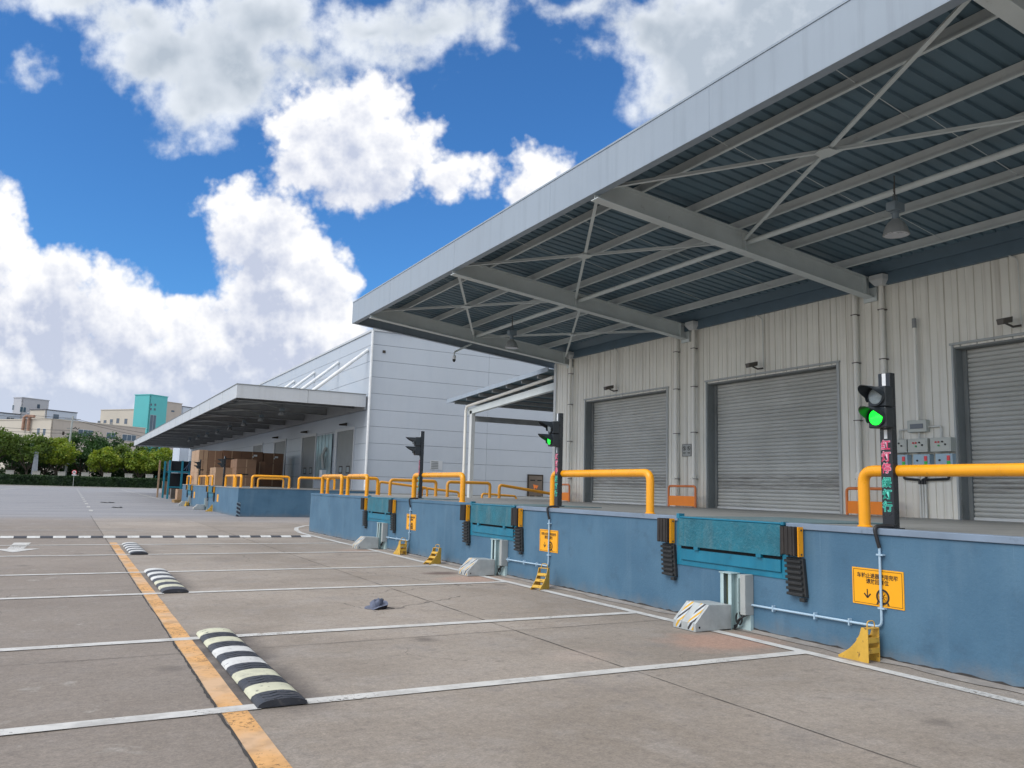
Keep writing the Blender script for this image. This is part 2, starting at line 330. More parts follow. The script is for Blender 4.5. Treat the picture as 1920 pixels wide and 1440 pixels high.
M = dict(
 ground=ground_mat(),
 asphalt=pm('asphalt', (.20, .21, .235), .8, var=.14, scale=.25, streak=(.12, .125, .14), sk=.45, sw=(.25, 2.5, 1), fine=.2, bump=.3),
 white_paint=paint_mat('white_road_paint', (.66, .66, .64), .49),
 faint_paint=paint_mat('faint_road_paint', (.58, .58, .57), .53),
 yellow_paint=paint_mat('yellow_road_paint', (.78, .43, .16), .53, (.60, .40, .24), .35),
 joint=pm('joint_sealant', (.045, .042, .040), .9, var=.3, scale=6),
 mortar=pm('mortar', (.24, .225, .21), .9, var=.25, scale=5, bump=.6, spots=(.12, .11, .1), spscale=7),
 dock_blue=dock_mat(),
 coping=pm('coping_paint', (.19, .25, .33), .6, var=.14, scale=2, spots=(.08, .11, .14), spk=.6, spscale=5),
 platform=pm('platform_concrete', (.27, .275, .265), .55, var=.16, scale=.7, streak=(.13, .13, .125), sk=.55, sw=(.5, 4, 1), bump=.2),
 rib=pm('ribbed_sheet', (.77, .75, .68), .45, var=.06, scale=.8, streak=(.36, .31, .25), sk=.42, sw=(7, 7, .16), spots=(.30, .26, .22), spk=.25, spscale=9, sth=(.66, .8)),
 trim=pm('trim_sheet', (.60, .62, .62), .45, var=.07),
 door_trim=pm('door_trim', (.40, .42, .42), .5, var=.08),
 jamb=pm('jamb_grey', (.21, .225, .225), .6, var=.15, scale=1.5, spots=(.09, .09, .09), spk=.5, spscale=1.2),
 band=pm('flashing_blue', (.10, .155, .20), .5, var=.1),
 slat=slat_mat(),
 steel=pm('canopy_steel', (.60, .65, .65), .5, var=.10, scale=1.2, spots=(.22, .21, .18), spk=.4, spscale=6, sth=(.6, .75), bump=.15),
 deck=pm('canopy_deck', (.105, .170, .215), .5, var=.12, scale=.8),
 fascia=pm('fascia_sheet', (.285, .34, .40), .42, var=.07, scale=.5, streak=(.22, .265, .31), sk=.5, sw=(5, 5, .3)),
 fascia2=pm('fascia_pale', (.50, .525, .55), .45, var=.05, scale=.5, streak=(.42, .43, .44), sk=.35, sw=(4, 4, .3)),
 panel=pm('wall_panel', (.43, .475, .53), .4, var=.05, scale=.3, streak=(.38, .43, .50), sk=.35, sw=(2, 2, .2)),
 panelgap=pm('panel_gap', (.20, .23, .27), .8),
 dark_steel=pm('dark_steel', (.27, .28, .285), .6, var=.15),
 pvc=pm('pvc_pipe', (.82, .80, .74), .35, var=.05, scale=1.5, streak=(.5, .46, .40), sk=.2, sw=(9, 9, .5)),
 clamp=pm('clamp_metal', (.12, .11, .10), .5, metal=.6),
 yellow=pm('yellow_gloss', (.88, .37, .010), .30, var=.07, scale=3, spots=(.30, .13, .04), spk=.6, spscale=13, sth=(.63, .70), streak=(.60, .26, .02), sk=.3),
 yellow2=pm('yellow_gloss_dusty', (.74, .33, .03), .38, var=.08, scale=3, spots=(.30, .13, .03), spk=.5, spscale=9, sth=(.62, .76)),
 orange=pm('orange_board', (.88, .24, .010), .42, var=.06, scale=4, spots=(.4, .1, .02), spk=.4, spscale=9, sth=(.64, .76)),
 orange_tube=pm('orange_tube', (.66, .19, .05), .42, var=.08),
 chock=pm('chock_yellow', (.62, .37, .05), .5, var=.16, scale=7, spots=(.13, .07, .03), spk=.85, spscale=14, sth=(.57, .64)),
 teal=pm('leveler_teal', (.004, .16, .26), .42, var=.16, scale=3, spots=(.02, .08, .11), spk=.5, spscale=7, streak=(.05, .25, .33), sk=.3),
 teal_lip=pm('leveler_lip', (.010, .135, .19), .5, var=.25, scale=4, spots=(.08, .17, .20), spk=.5, spscale=16, sth=(.5, .7), streak=(.14, .20, .21), sk=.4, sw=(6, 6, .6), bump=1.0, bscale=34),
 deckplate=pm('leveler_deckplate', (.13, .20, .22), .55, var=.2, scale=4, bump=.8, bscale=40),
 slot=pm('slot_dark', (.006, .008, .01), .9),
 rubber=pm('rubber_black', (.020, .022, .023), .6, var=.3, scale=6, spots=(.07, .065, .06), spk=.5, spscale=12),
 rubber_lam=pm('rubber_laminated', (.022, .019, .018), .75, var=.4, scale=8, streak=(.085, .07, .06), sk=.5, sw=(40, 40, 1.2)),
 galv=pm('galvanised', (.44, .47, .47), .42, metal=.25, var=.16, scale=5, streak=(.56, .58, .58), sk=.3),
 mint=pm('mint_steel', (.40, .52, .53), .45, var=.12, scale=4, spots=(.2, .22, .2), spk=.45, spscale=10),
 greypost=pm('grey_post', (.36, .38, .37), .5, var=.1),
 olive=pm('olive_strip', (.075, .09, .05), .6, var=.3, scale=6),
 hazard=hazard_mat(),
 conduit=pm('conduit', (.38, .52, .64), .4, var=.08),
 white_pipe=pm('white_conduit', (.66, .67, .64), .4, var=.08, streak=(.4, .38, .34), sk=.3),
 hose=pm('black_hose', (.018, .018, .02), .45, var=.2),
 pole_black=pm('pole_black', (.012, .016, .022), .28, var=.2, scale=4),
 head_black=pm('head_black', (.016, .022, .028), .38, var=.2),
 sign_yel=pm('sign_yellow', (.90, .40, .005), .4, var=.03, scale=3, spots=(.55, .25, .03), spk=.35, spscale=6),
 ink=pm('sign_ink', (.025, .018, .012), .6),
 white=pm('white_label', (.75, .77, .78), .5),
 red_letter=pm('red_lettering', (.62, .045, .13), .5), pink_edge=pm('pink_lettering_edge', (.85, .55, .66), .5),
 green_letter=pm('green_lettering', (.0, .24, .17), .5), mint_edge=pm('mint_lettering_edge', (.18, .80, .66), .5),
 box_grey=pm('box_beige', (.50, .52, .48), .45, var=.05, spots=(.3, .28, .25), spk=.3, spscale=9),
 box_blue=pm('box_pale_blue', (.36, .50, .60), .4, var=.05),
 box_side=pm('box_mid_grey', (.36, .37, .35), .5, var=.06),  # plain mid grey for notice plate, cable bundle and far bracing
 btn_red=pm('button_red', (.62, .05, .06), .4), btn_green=pm('button_green', (.03, .36, .10), .4), btn_black=pm('button_black', (.02, .02, .02), .4),
 lit_red=pm('switch_red', (.85, .06, .07), .4), lit_green=pm('switch_green', (.05, .55, .06), .4),
 lamp=pm('lamp_aluminium', (.40, .40, .39), .35, metal=.5, var=.1, spots=(.22, .19, .16), spk=.5, spscale=5), lamp_in=pm('lamp_reflector', (.55, .55, .58), .3, metal=.3),
 lampbox=pm('lamp_gearbox', (.17, .21, .24), .5),
 lens_off=pm('lens_grey', (.34, .40, .42), .2, var=.15, scale=40), lens_green=lens_mat('lens_green', (.01, 1., .04), 2.2), lens_green_dim=lens_mat('lens_green_far', (.01, .9, .06), .9),
 lens_dark=pm('lens_dark', (.01, .03, .025), .2),
 hump_black=pm('hump_rubber', (.030, .034, .045), .55, var=.35, scale=7, bump=1., bscale=12, spots=(.13, .12, .115), spk=.55, spscale=9, sth=(.54, .68)), hump_cream=pm('hump_cream', (.56, .56, .42), .6, var=.14, scale=6, spots=(.07, .07, .07), spk=.9, spscale=15, sth=(.60, .64), streak=(.28, .27, .22), sk=.4, sw=(9, 3, 3)),
 hump_white=pm('hump_white', (.60, .61, .60), .6, var=.12, scale=6, spots=(.07, .07, .08), spk=.9, spscale=15, sth=(.61, .65), streak=(.30, .30, .29), sk=.4, sw=(9, 3, 3)),
 hat=pm('hat_cloth', (.12, .14, .20), .85, var=.35, scale=14, bump=.6, bscale=90), hat_dark=pm('hat_lining', (.012, .012, .018), .9),
 carton=pm('cardboard', (.25, .145, .088), .75, var=.10, scale=1.4), carton_pale=pm('cardboard_pale', (.41, .27, .17), .75, var=.10, scale=1.4), carton_dark=pm('cardboard_dark', (.19, .10, .058), .75, var=.12),
 wood=pm('pallet_wood', (.42, .27, .12), .75, var=.2, scale=6),
 rack_teal=pm('rack_teal', (.02, .24, .33), .5), tarp=pm('black_tarp', (.012, .014, .018), .8, var=.4), blue_tarp=pm('blue_roll', (.03, .07, .14), .5, var=.5, scale=9),
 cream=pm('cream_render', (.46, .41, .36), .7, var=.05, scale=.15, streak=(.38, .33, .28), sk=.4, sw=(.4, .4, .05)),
 cream_lit=pm('cream_render_lit', (.52, .475, .40), .7, var=.05, scale=.15), greyb=pm('grey_render', (.42, .43, .46), .7, var=.05, scale=.15),  # lit copy of the cream render, brightness painted in for left-facing walls
 whiteb=pm('white_cladding', (.52, .58, .66), .6, var=.05, scale=.15), tealb=pm('teal_render', (.09, .44, .45), .6, var=.04, scale=.2),
 glass=pm('window_glass', (.07, .10, .14), .15, var=.2, scale=.5), winwhite=pm('window_frame_white', (.6, .62, .62), .5),
 rust=pm('rusty_duct', (.34, .20, .14), .7, var=.4, scale=.5), roofdark=pm('roof_edge_dark', (.10, .10, .11), .7),
 bark=pm('bark', (.075, .06, .045), .9, var=.3, scale=2), barkw=pm('whitewashed_trunk', (.24, .27, .30), .8, var=.2),
 leaf_dark=leaf_mat('foliage_dark', (.022, .062, .018), (.042, .105, .028), (.06, .13, .03)),
 leaf_lime=leaf_mat('foliage_yellow_green', (.10, .165, .016), (.20, .26, .022), (.38, .36, .03)),
 leaf_olive=leaf_mat('foliage_olive', (.055, .100, .020), (.10, .155, .025), (.17, .20, .03)),
 hedge=leaf_mat('hedge_leaf', (.012, .034, .012), (.024, .056, .016), (.03, .07, .018)),
 concrete=pm('pale_concrete', (.42, .41, .37), .8, var=.15, scale=.8), wire=pm('power_line', (.03, .03, .035), .6),
 sign_red=pm('sign_red', (.60, .03, .05), .5), pink=pm('pink_sign', (.65, .25, .40), .5), plastic=pm('plastic_curtain', (.28, .36, .37), .2, var=.2, scale=1.2),
 board_brown=pm('board_brown', (.13, .105, .085), .5, var=.2), board_orange=pm('board_orange', (.85, .22, .04), .5),
)

# ------------------------------------------------------------------ mesh building
ORG = {}
class MB:
    def __init__(s): s.v = []; s.f = []
    def add(s, vs, fs):
        k = len(s.v); s.v += [tuple(v) for v in vs]; s.f += [tuple(i+k for i in f) for f in fs]; return s
    def box(s, x0, x1, y0, y1, z0, z1):
        return s.add([(x0,y0,z0),(x1,y0,z0),(x1,y1,z0),(x0,y1,z0),(x0,y0,z1),(x1,y0,z1),(x1,y1,z1),(x0,y1,z1)],
                     [(0,3,2,1),(4,5,6,7),(0,1,5,4),(1,2,6,5),(2,3,7,6),(3,0,4,7)])
    def hexa(s, p):     # eight corners, bottom four then top four
        return s.add(p, [(0,3,2,1),(4,5,6,7),(0,1,5,4),(1,2,6,5),(2,3,7,6),(3,0,4,7)])
    def bar(s, a, b, w, h, up=(0,0,1)):   # box section from a to b
        a, b = Vector(a), Vector(b); d = (b-a).normalized(); u = Vector(up); r = d.cross(u)
        if r.length < 1e-4: r = d.cross(Vector((1,0,0)))
        r.normalize(); u = r.cross(d); r *= w/2; u *= h/2
        return s.hexa([a-r-u, a+r-u, b+r-u, b-r-u, a-r+u, a+r+u, b+r+u, b-r+u])
    def tube(s, pts, r, n=12, cap=True):
        pts = [Vector(p) for p in pts]; k0 = len(s.v); rings = []
        prev = None
        for i, p in enumerate(pts):
            d = (pts[min(i+1, len(pts)-1)] - pts[max(i-1, 0)]).normalized()
            if prev is None:
                a = Vector((0,0,1)) if abs(d.z) < .9 else Vector((1,0,0)); nx = d.cross(a).normalized()
            else: nx = (prev - d*prev.dot(d)).normalized()
            prev = nx; ny = d.cross(nx); rr = r[i] if hasattr(r, '__len__') else r
            rings.append([p + nx*math.cos(2*PI*j/n)*rr + ny*math.sin(2*PI*j/n)*rr for j in range(n)])
        vs = [v for q in rings for v in q]; fs = []
        for i in range(len(pts)-1):
            for j in range(n): fs.append((i*n+j, i*n+(j+1)%n, (i+1)*n+(j+1)%n, (i+1)*n+j))
        if cap: fs.append(tuple(range(n-1, -1, -1))); fs.append(tuple((len(pts)-1)*n+j for j in range(n)))
        return s.add(vs, fs)
    def lathe(s, c, prof, n=20, axis='z'):   # prof: (radius, offset along axis)
        vs = []
        for (r, h) in prof:
            for j in range(n):
                a = 2*PI*j/n; p = (r*math.cos(a), r*math.sin(a), h)
                if axis == 'x': p = (h, r*math.cos(a), r*math.sin(a))
                if axis == 'y': p = (r*math.cos(a), h, r*math.sin(a))
                vs.append((c[0]+p[0], c[1]+p[1], c[2]+p[2]))
        fs = [(i*n+j, i*n+(j+1)%n, (i+1)*n+(j+1)%n, (i+1)*n+j) for i in range(len(prof)-1) for j in range(n)]
        fs.append(tuple(range(n))); fs.append(tuple((len(prof)-1)*n+j for j in range(n)))
        return s.add(vs, fs)
    def prism(s, poly, axis, a, b):   # poly in the other two axes (in xyz order), extruded from a to b
        def mk(p, t): return {'x': (t, p[0], p[1]), 'y': (p[0], t, p[1]), 'z': (p[0], p[1], t)}[axis]
        n = len(poly); vs = [mk(p, a) for p in poly]+[mk(p, b) for p in poly]
        return s.add(vs, [tuple(range(n)), tuple(range(2*n-1, n-1, -1))]+[(i, n+i, n+(i+1)%n, (i+1)%n) for i in range(n)])
    def quad(s, a, b, c, d): return s.add([a, b, c, d], [(0, 1, 2, 3)])
    def strip(s, pts, a, b, axis):  # open profile extruded, single skin
        def mk(p, t): return {'x': (t, p[0], p[1]), 'y': (p[0], t, p[1]), 'z': (p[0], p[1], t)}[axis]
        n = len(pts); return s.add([mk(p, a) for p in pts]+[mk(p, b) for p in pts], [(i, i+1, n+i+1, n+i) for i in range(n-1)])

def build(mb, name, mat, parent=None, smooth=False, bevel=0., fixn=True):
    me = bpy.data.meshes.new(name); o0 = ORG.get(parent.name, Vector((0,0,0))) if parent else Vector((0,0,0))
    me.from_pydata([(v[0]-o0.x, v[1]-o0.y, v[2]-o0.z) for v in mb.v], [], mb.f); me.update()
    if fixn:
        bm = bmesh.new(); bm.from_mesh(me); bmesh.ops.recalc_face_normals(bm, faces=bm.faces); bm.to_mesh(me); bm.free()
    me.materials.append(M[mat] if isinstance(mat, str) else mat)
    if smooth:
        for p in me.polygons: p.use_smooth = True
        try: me.set_sharp_from_angle(angle=math.radians(42))
        except Exception: pass
    o = bpy.data.objects.new(name, me); COL.objects.link(o)
    if parent: o.parent = parent; ORG[o.name] = o0
    if bevel:
        b = o.modifiers.new('bevel', 'BEVEL'); b.width = bevel; b.segments = 2; b.limit_method = 'ANGLE'
    return o
def tag(o, label, cat, group=None, kind=None):
    o['label'] = label; o['category'] = cat
    if group: o['group'] = group
    if kind: o['kind'] = kind
    return o
def thing(name, label, cat, loc, group=None):
    o = bpy.data.objects.new(name, None); COL.objects.link(o); o.location = loc; o.empty_display_size = .2
    ORG[o.name] = Vector(loc); return tag(o, label, cat, group)
def struct(mb, name, mat, **k):
    o = build(mb, name, mat, **k); o['kind'] = 'structure'; return o
def solo(mb, name, mat, label, cat, group=None, origin=None, **k):
    """a thing that is a single mesh, with its origin at its base"""
    if origin is None:
        xs = [v[0] for v in mb.v]; ys = [v[1] for v in mb.v]; zs = [v[2] for v in mb.v]
        origin = ((min(xs)+max(xs))/2, (min(ys)+max(ys))/2, min(zs))
    mb2 = MB(); mb2.v = [(v[0]-origin[0], v[1]-origin[1], v[2]-origin[2]) for v in mb.v]; mb2.f = mb.f
    o = build(mb2, name, mat, **k); o.location = origin; return tag(o, label, cat, group)
def copy_tree(o, parent=None):
    c = o.copy(); COL.objects.link(c)
    if parent: c.parent = parent
    for ch in list(o.children): copy_tree(ch, c)
    return c
def clone(o, delta, label, rotz=0.):
    c = copy_tree(o); c.location = Vector(o.location)+Vector(delta); c.rotation_euler.z = rotz; c['label'] = label; return c

def text_mb(txt, size, place, bold=0.):
    """letters as flat solid mesh; place(u, v, w) maps letter plane to world"""
    cu = bpy.data.curves.new('t', 'FONT'); cu.body = txt; cu.size = size; cu.align_x = 'CENTER'; cu.align_y = 'CENTER'
    cu.offset = bold; cu.extrude = .0008; cu.resolution_u = 3
    o = bpy.data.objects.new('t', cu); COL.objects.link(o)
    bpy.context.view_layer.update()
    me = bpy.data.meshes.new_from_object(o.evaluated_get(bpy.context.evaluated_depsgraph_get()))
    mb = MB(); mb.add([place(v.co.x, v.co.y, v.co.z) for v in me.vertices], [tuple(p.vertices) for p in me.polygons])
    bpy.data.objects.remove(o); bpy.data.meshes.remove(me); bpy.data.curves.remove(cu)
    return mb
def arc_pts(pts, r, n=5):
    """round the corners of a polyline"""
    pts = [Vector(p) for p in pts]; out = [pts[0]]
    for i in range(1, len(pts)-1):
        a = (pts[i-1]-pts[i]).normalized(); b = (pts[i+1]-pts[i]).normalized()
        p0, p2 = pts[i]+a*r, pts[i]+b*r
        for k in range(n+1):
            t = k/n; out.append(p0*(1-t)**2 + pts[i]*2*t*(1-t) + p2*t*t)
    out.append(pts[-1]); return out

# ================================================================== SETTING
XW, XB = 7.35, 15.5          # dock face, warehouse wall
ZP, ZB = 1.31, 1.265         # platform edge level, level at the warehouse wall
def zf(x): return ZP + (ZB-ZP)*(x-XW)/(XB-XW)

gm = MB(); gm.quad((-900,-300,0),(900,-300,0),(900,38.4,0),(-900,38.4,0)); gm.quad((-900,38.4,0),(900,38.4,0),(900,1200,0),(-900,1200,0))
struct(gm, 'ground', 'ground', fixn=False)
# joints between the concrete slabs
jm = MB()
def crack(a, b, w, seg=.25, jit=.012):
    a, b = Vector((*a, .0045)), Vector((*b, .0045)); L = (b-a).length; n = max(2, int(L/seg)); d = (b-a)/L; p = Vector((-d.y, d.x, 0))
    off = 0; vs = []
    for i in range(n+1):
        off = off*.7 + random.uniform(-jit, jit); ww = w*random.uniform(.5, 1.4); q = a+(b-a)*i/n+p*off
        vs += [q-p*ww/2, q+p*ww/2]
    jm.add(vs, [(2*i, 2*i+1, 2*i+3, 2*i+2) for i in range(n)])
crack((1.075, -1), (1.075, 9), .020, .05, .006); crack((1.075, 9), (1.06, 40), .014, .12, .004)
crack((4.68, -1), (4.66, 38), .009, .2, .004); crack((-2.6, -1), (-2.6, 38), .010, .2, .004)
for y in (-2.4, 8.43, 19.2, 30.0): crack((-14, y-.35), (6.9, y), .008, .3, .004)
crack((-9, 13.2), (1.05, 13.8), .006)
struct(jm, 'slab_joints', 'joint')
# painted markings
pmk = MB()
def pline(a, b, w, mb=pmk, z=.008):
    a, b = Vector((*a, z)), Vector((*b, z)); d = (b-a).normalized(); p = Vector((-d.y, d.x, 0))*w/2
    n = max(1, int((b-a).length/.5)); vs = []
    for i in range(n+1):
        q = a+(b-a)*i/n; j = random.uniform(-.006, .006); vs += [q-p*(1+j*8), q+p*(1-j*8)]
    mb.add(vs, [(2*i, 2*i+1, 2*i+3, 2*i+2) for i in range(n)])
LY = [6.20, 9.06, 12.76, 15.72, 19.42, 22.42]
for y in LY: pline((-14, y-.14), (1.36, y), .15); pline((1.68, y), (6.86, y), .15)
pline((6.93, -1), (6.93, 24.8), .14)
arc = [(6.95, 24.8), (6.93, 26.0), (6.98, 27.4), (7.2, 28.8), (7.6, 30.4), (8.3, 31.9), (9.3, 33.2)]
for i in range(len(arc)-1): pline(arc[i], arc[i+1], .15)
struct(pmk, 'white_bay_lines', 'white_paint')
fm = MB()
pline((-14, 28.6), (2.3, 28.7), .10, fm); pline((-30, 49.5), (7, 49.6), .12, fm, .012); pline((-30, 62.2), (6, 63), .10, fm, .012)
pline((-10, 72), (-11.2, 150), .22, fm, .012); pline((-9.2,60), (-4.9,155), .2, fm, .012); pline((7.2, 76), (7.6, 140), .16, fm, .012)
for k in range(16): pline((1.2+.02*k, 45+k*6.2), (1.2+.02*k+.03, 47.2+k*6.2), .18, fm, .012)
# lane arrow pointing to the camera
ar = MB(); ar.add([(-1.30,21.35,.008),(-.86,20.35,.008),(-.38,21.35,.008),(-.70,21.35,.008),(-.62,23.3,.008),(-.98,23.3,.008),(-1.02,21.35,.008)], [(0,1,2,3,4,5,6)]); struct(ar, 'lane_arrow', 'white_paint')
struct(fm, 'faded_road_markings', 'faint_paint')
ym = MB(); pline((1.175, -1), (1.175, 6.12), .175, ym, .006); pline((1.175, 6.28), (1.175, 23.2), .17, ym, .006)
struct(ym, 'yellow_line', 'yellow_paint')

# ================================================================== DOCK PLATFORM (near)
DY0, DY1 = -9.0, 27.7
dp = thing('dock_platform', 'long blue painted concrete loading platform with grey top running along the near warehouse', 'loading dock', (XW, 0, 0))
build(MB().box(XW, XW+.3, DY0, DY1, 0, 1.247).box(XW+.3, 30, DY1-.3, DY1, 0, 1.22), 'side_wall', 'dock_blue', dp, bevel=.008)
fl = MB(); fl.hexa([(XW+.02,DY0,1.20),(XB+1.2,DY0,1.15),(XB+1.2,DY1-.02,1.15),(XW+.02,DY1-.02,1.20),(XW+.02,DY0,ZP-.004),(XB+1.2,DY0,zf(XB+1.2)),(XB+1.2,DY1-.02,zf(XB+1.2)),(XW+.02,DY1-.02,ZP-.004)])
build(fl, 'floor', 'platform', dp)
LEV = [7.75, 14.18, 20.68]; LW = .94
cp = MB(); ys = [DY0]
for c in LEV: ys += [c-LW-.01, c+LW+.01]
ys += [DY1]
for i in range(0, len(ys), 2):
    if ys[i] > 12.3: continue
    cp.box(XW-.022, XW+.17, ys[i], ys[i+1], 1.249, ZP+.004)
build(cp, 'coping', 'coping', dp, bevel=.006); cp = MB()
for i in range(0, len(ys), 2):
    if ys[i] > 12.3: cp.box(XW-.012, XW+.17, ys[i], ys[i+1], 1.249, ZP+.004)
build(cp, 'coping', 'dock_blue', dp, bevel=.006)
mo = MB(); k = 150; vs = []
for i in range(k):
    y = DY0+(DY1-DY0)*i/(k-1); w = random.uniform(.03, .13); vs += [(XW-w, y, .006), (XW-w*.4, y, .02), (XW+.01, y, .035)]
mo.add(vs, [(3*i+j, 3*i+3+j, 3*i+4+j, 3*i+1+j) for i in range(k-1) for j in (0, 1)])
build(mo, 'mortar_fillet', 'mortar', dp)
ck = MB(); vs = []
k = 400
for i in range(k+1):
    y = DY0+(DY1-DY0)*i/k; h = random.choice((.0, .008, .014, .02, .004)); vs += [(XW-.003, y, .028), (XW-.003, y, .034+h)]
ck.add(vs, [(2*i, 2*i+1, 2*i+3, 2*i+2) for i in range(k)])
build(ck, 'base_crack', 'joint', dp)

# lower linking platform behind, between the two warehouses
lp = thing('link_platform', 'low grey concrete ramp platform between the two warehouses behind the near dock', 'platform', (14, 34, 0))
build(MB().box(12.6, 40, 27.72, 40.15, 0, 1.22), 'slab', 'platform', lp)

# ================================================================== NEAR WAREHOUSE
WY1 = 25.3
wh = thing('warehouse', 'off white ribbed metal warehouse with roller shutters behind the near platform', 'warehouse', (XB, 10, 0))
DOORS = [(5.50, 9.92), (12.76, 17.14), (18.88, 23.22)]; DZ = 4.70; WTOP = 6.32
def rib_profile(y0, y1):
    pts = []; y = y0; i = 0
    while y < y1-.02:
        dpt = .022 if i % 2 == 0 else .010; w = .016 if i % 2 == 0 else .010
        y2 = min(y+.172, y1)
        pts += [(XB, y), (XB, y2-2*w if y2-2*w > y else y)]
        if y2-2*w > y: pts += [(XB+dpt, y2-1.5*w), (XB+dpt, y2-.5*w)]
        y = y2; i += 1
    pts.append((XB, y1)); return pts
wm = MB(); edges = [-9.0]
for a, b in DOORS: edges += [a, b]
edges.append(WY1)
for i in range(0, len(edges), 2):
    wm.strip(rib_profile(edges[i], edges[i+1]), 1.20, WTOP, 'z')
for a, b in DOORS: wm.strip(rib_profile(a, b), DZ, WTOP, 'z')
build(wm, 'ribbed_wall', 'rib', wh, fixn=False)
build(MB().box(XB+.06, XB+34, WY1-.3, WY1-.02, 1.0, 7.2).box(XB+.06, XB+34, -9, WY1-.3, 6.9, 7.2), 'rear_body', 'rib', wh)
build(MB().box(XB-.03, XB+.12, WY1-.14, WY1+.02, 1.22, 6.25), 'corner_trim', 'trim', wh, bevel=.006)
bd = MB().box(XB-.10, XB+.05, -9, WY1+.1, WTOP-.02, 6.62); bd.hexa([(XB-.16,-9,6.56),(XB-.10,-9,6.56),(XB-.10,WY1+.1,6.56),(XB-.16,WY1+.1,6.56),(XB-.62,-9,6.98),(XB-.56,-9,6.98),(XB-.56,WY1+.1,6.98),(XB-.62,WY1+.1,6.98)])
build(bd, 'flashing_band', 'band', wh)
for (a, b) in DOORS:
    d = MB(); pts = []; z = ZB-.02; ns = 37; hh = (DZ-.02-z)/ns
    for i in range(ns):
        z0 = z+i*hh
        pts += [(XB+.304, z0), (XB+.288, z0+hh*.22), (XB+.281, z0+hh*.48), (XB+.286, z0+hh*.72), (XB+.302, z0+hh*.88), (XB+.330, z0+hh*.90), (XB+.330, z0+hh*.985)]
    d.strip(pts, a+.02, b-.02, 'y')
    cu = build(d, 'roller_shutter', 'slat', wh)
    build(MB().box(XB+.255, XB+.33, a+.03, b-.03, ZB-.03, ZB+.05), 'bottom_rail', 'trim', cu)
    j = MB().box(XB+.02, XB+.36, b-.02, b+.05, 1.21, DZ).box(XB+.02, XB+.36, a-.05, a+.02, 1.21, DZ).box(XB+.02, XB+.36, a+.02, b-.02, DZ-.03, DZ+.04)
    build(j, 'door_recess', 'jamb', cu)
    f = MB().box(XB-.035, XB+.02, b, b+.04, 1.21, DZ+.04).box(XB-.035, XB+.02, a-.07, a, 1.21, DZ+.04).box(XB-.05, XB+.02, a-.09, b+.07, DZ+.041, DZ+.085)
    build(f, 'door_frame', 'door_trim', cu, bevel=.004)
    for yq in (a+.02, b-.10): build(MB().box(XB+.24, XB+.285, yq, yq+.08, ZB-.02, DZ-.03), 'guide_rail', 'jamb', cu)

# ================================================================== NEAR CANOPY
CX, CY0, CY1 = 7.92, -7.0, 25.95
BY = [-2.5, 4.62, 11.78, 18.0, 24.25]
def zbb(x): return 6.88-.1075*(x-7.95)     # beam bottom
def zbt(x): return zbb(x)+.42
cn = thing('canopy', 'large steel canopy with pale grey fascia over the near platform', 'canopy', (CX, 10, 6.5))
fm_ = MB().box(CX, CX+.05, CY0, CY1, 6.98, 7.665).box(CX, CX+.16, CY0, CY1, 6.965, 6.979).box(CX-.012, CX+.09, CY0, CY1, 7.666, 7.70)
for k in range(7):
    y = CY1-3.6-k*4.55; fm_.box(CX-.003, CX, y-.006, y+.006, 6.98, 7.66)
build(fm_, 'fascia', 'fascia', cn)
ef = MB().hexa([(CX+.05,CY1-.05,6.98),(XB+.6,CY1-.05,6.18),(XB+.6,CY1,6.18),(CX+.05,CY1,6.98),(CX+.05,CY1-.05,7.66),(XB+.6,CY1-.05,6.80),(XB+.6,CY1,6.80),(CX+.05,CY1,7.66)])
ef.hexa([(CX+.05,CY1-.13,6.965),(XB+.6,CY1-.13,6.165),(XB+.6,CY1,6.165),(CX+.05,CY1,6.965),(CX+.05,CY1-.13,6.979),(XB+.6,CY1-.13,6.179),(XB+.6,CY1,6.179),(CX+.05,CY1,6.979)])
build(ef, 'end_fascia', 'fascia', cn)
dk = MB(); pts = []; y = CY0
while y < CY1-.1:
    pts += [(y, 0), (y+.17, 0), (y+.19, .035), (y+.235, .035)]; y += .25
vs = []
for (x, zz) in ((CX+.05, zbt(CX+.05)+.20), (XB-.02, zbt(XB-.02)+.20)): vs += [(x, p[0], zz+p[1]) for p in pts]
nn = len(pts); dk.add(vs, [(i, i+1, nn+i+1, nn+i) for i in range(nn-1)])
vs2 = [(v[0], v[1], v[2]+.10) for v in (( CX+.05,CY0,zbt(CX+.05)+.2),(XB+.5,CY0,zbt(XB+.5)+.2),(XB+.5,CY1-.06,zbt(XB+.5)+.2),(CX+.05,CY1-.06,zbt(CX+.05)+.2))]
dk.add(vs2, [(0, 1, 2, 3)])
build(dk, 'roof_deck', 'deck', cn, fixn=False)
for by in BY:
    b = MB(); x0, x1 = CX+.06, XB-.06
    def slab(xa, xb, ya, yb, f0, f1):
        return [(xa,ya,f0(xa)),(xb,ya,f0(xb)),(xb,yb,f0(xb)),(xa,yb,f0(xa)),(xa,ya,f1(xa)),(xb,ya,f1(xb)),(xb,yb,f1(xb)),(xa,yb,f1(xa))]
    b.hexa(slab(x0, x1, by-.11, by+.11, zbb, lambda x: zbb(x)+.016)); b.hexa(slab(x0, x1, by-.11, by+.11, lambda x: zbt(x)-.016, zbt))
    b.hexa(slab(x0, x1, by-.006, by+.006, lambda x: zbb(x)+.016, lambda x: zbt(x)-.016))
    for x in (11.6, 15.2): b.box(x-.006, x+.006, by-.10, by+.10, zbb(x)+.018, zbt(x)-.018)
    b.box(x1, x1+.05, by-.17, by+.17, zbb(x1)-.08, zbt(x1)+.05)
    build(b, 'main_beam', 'steel', cn)
PX = [9.02, 10.30, 11.46, 12.95, 14.52]
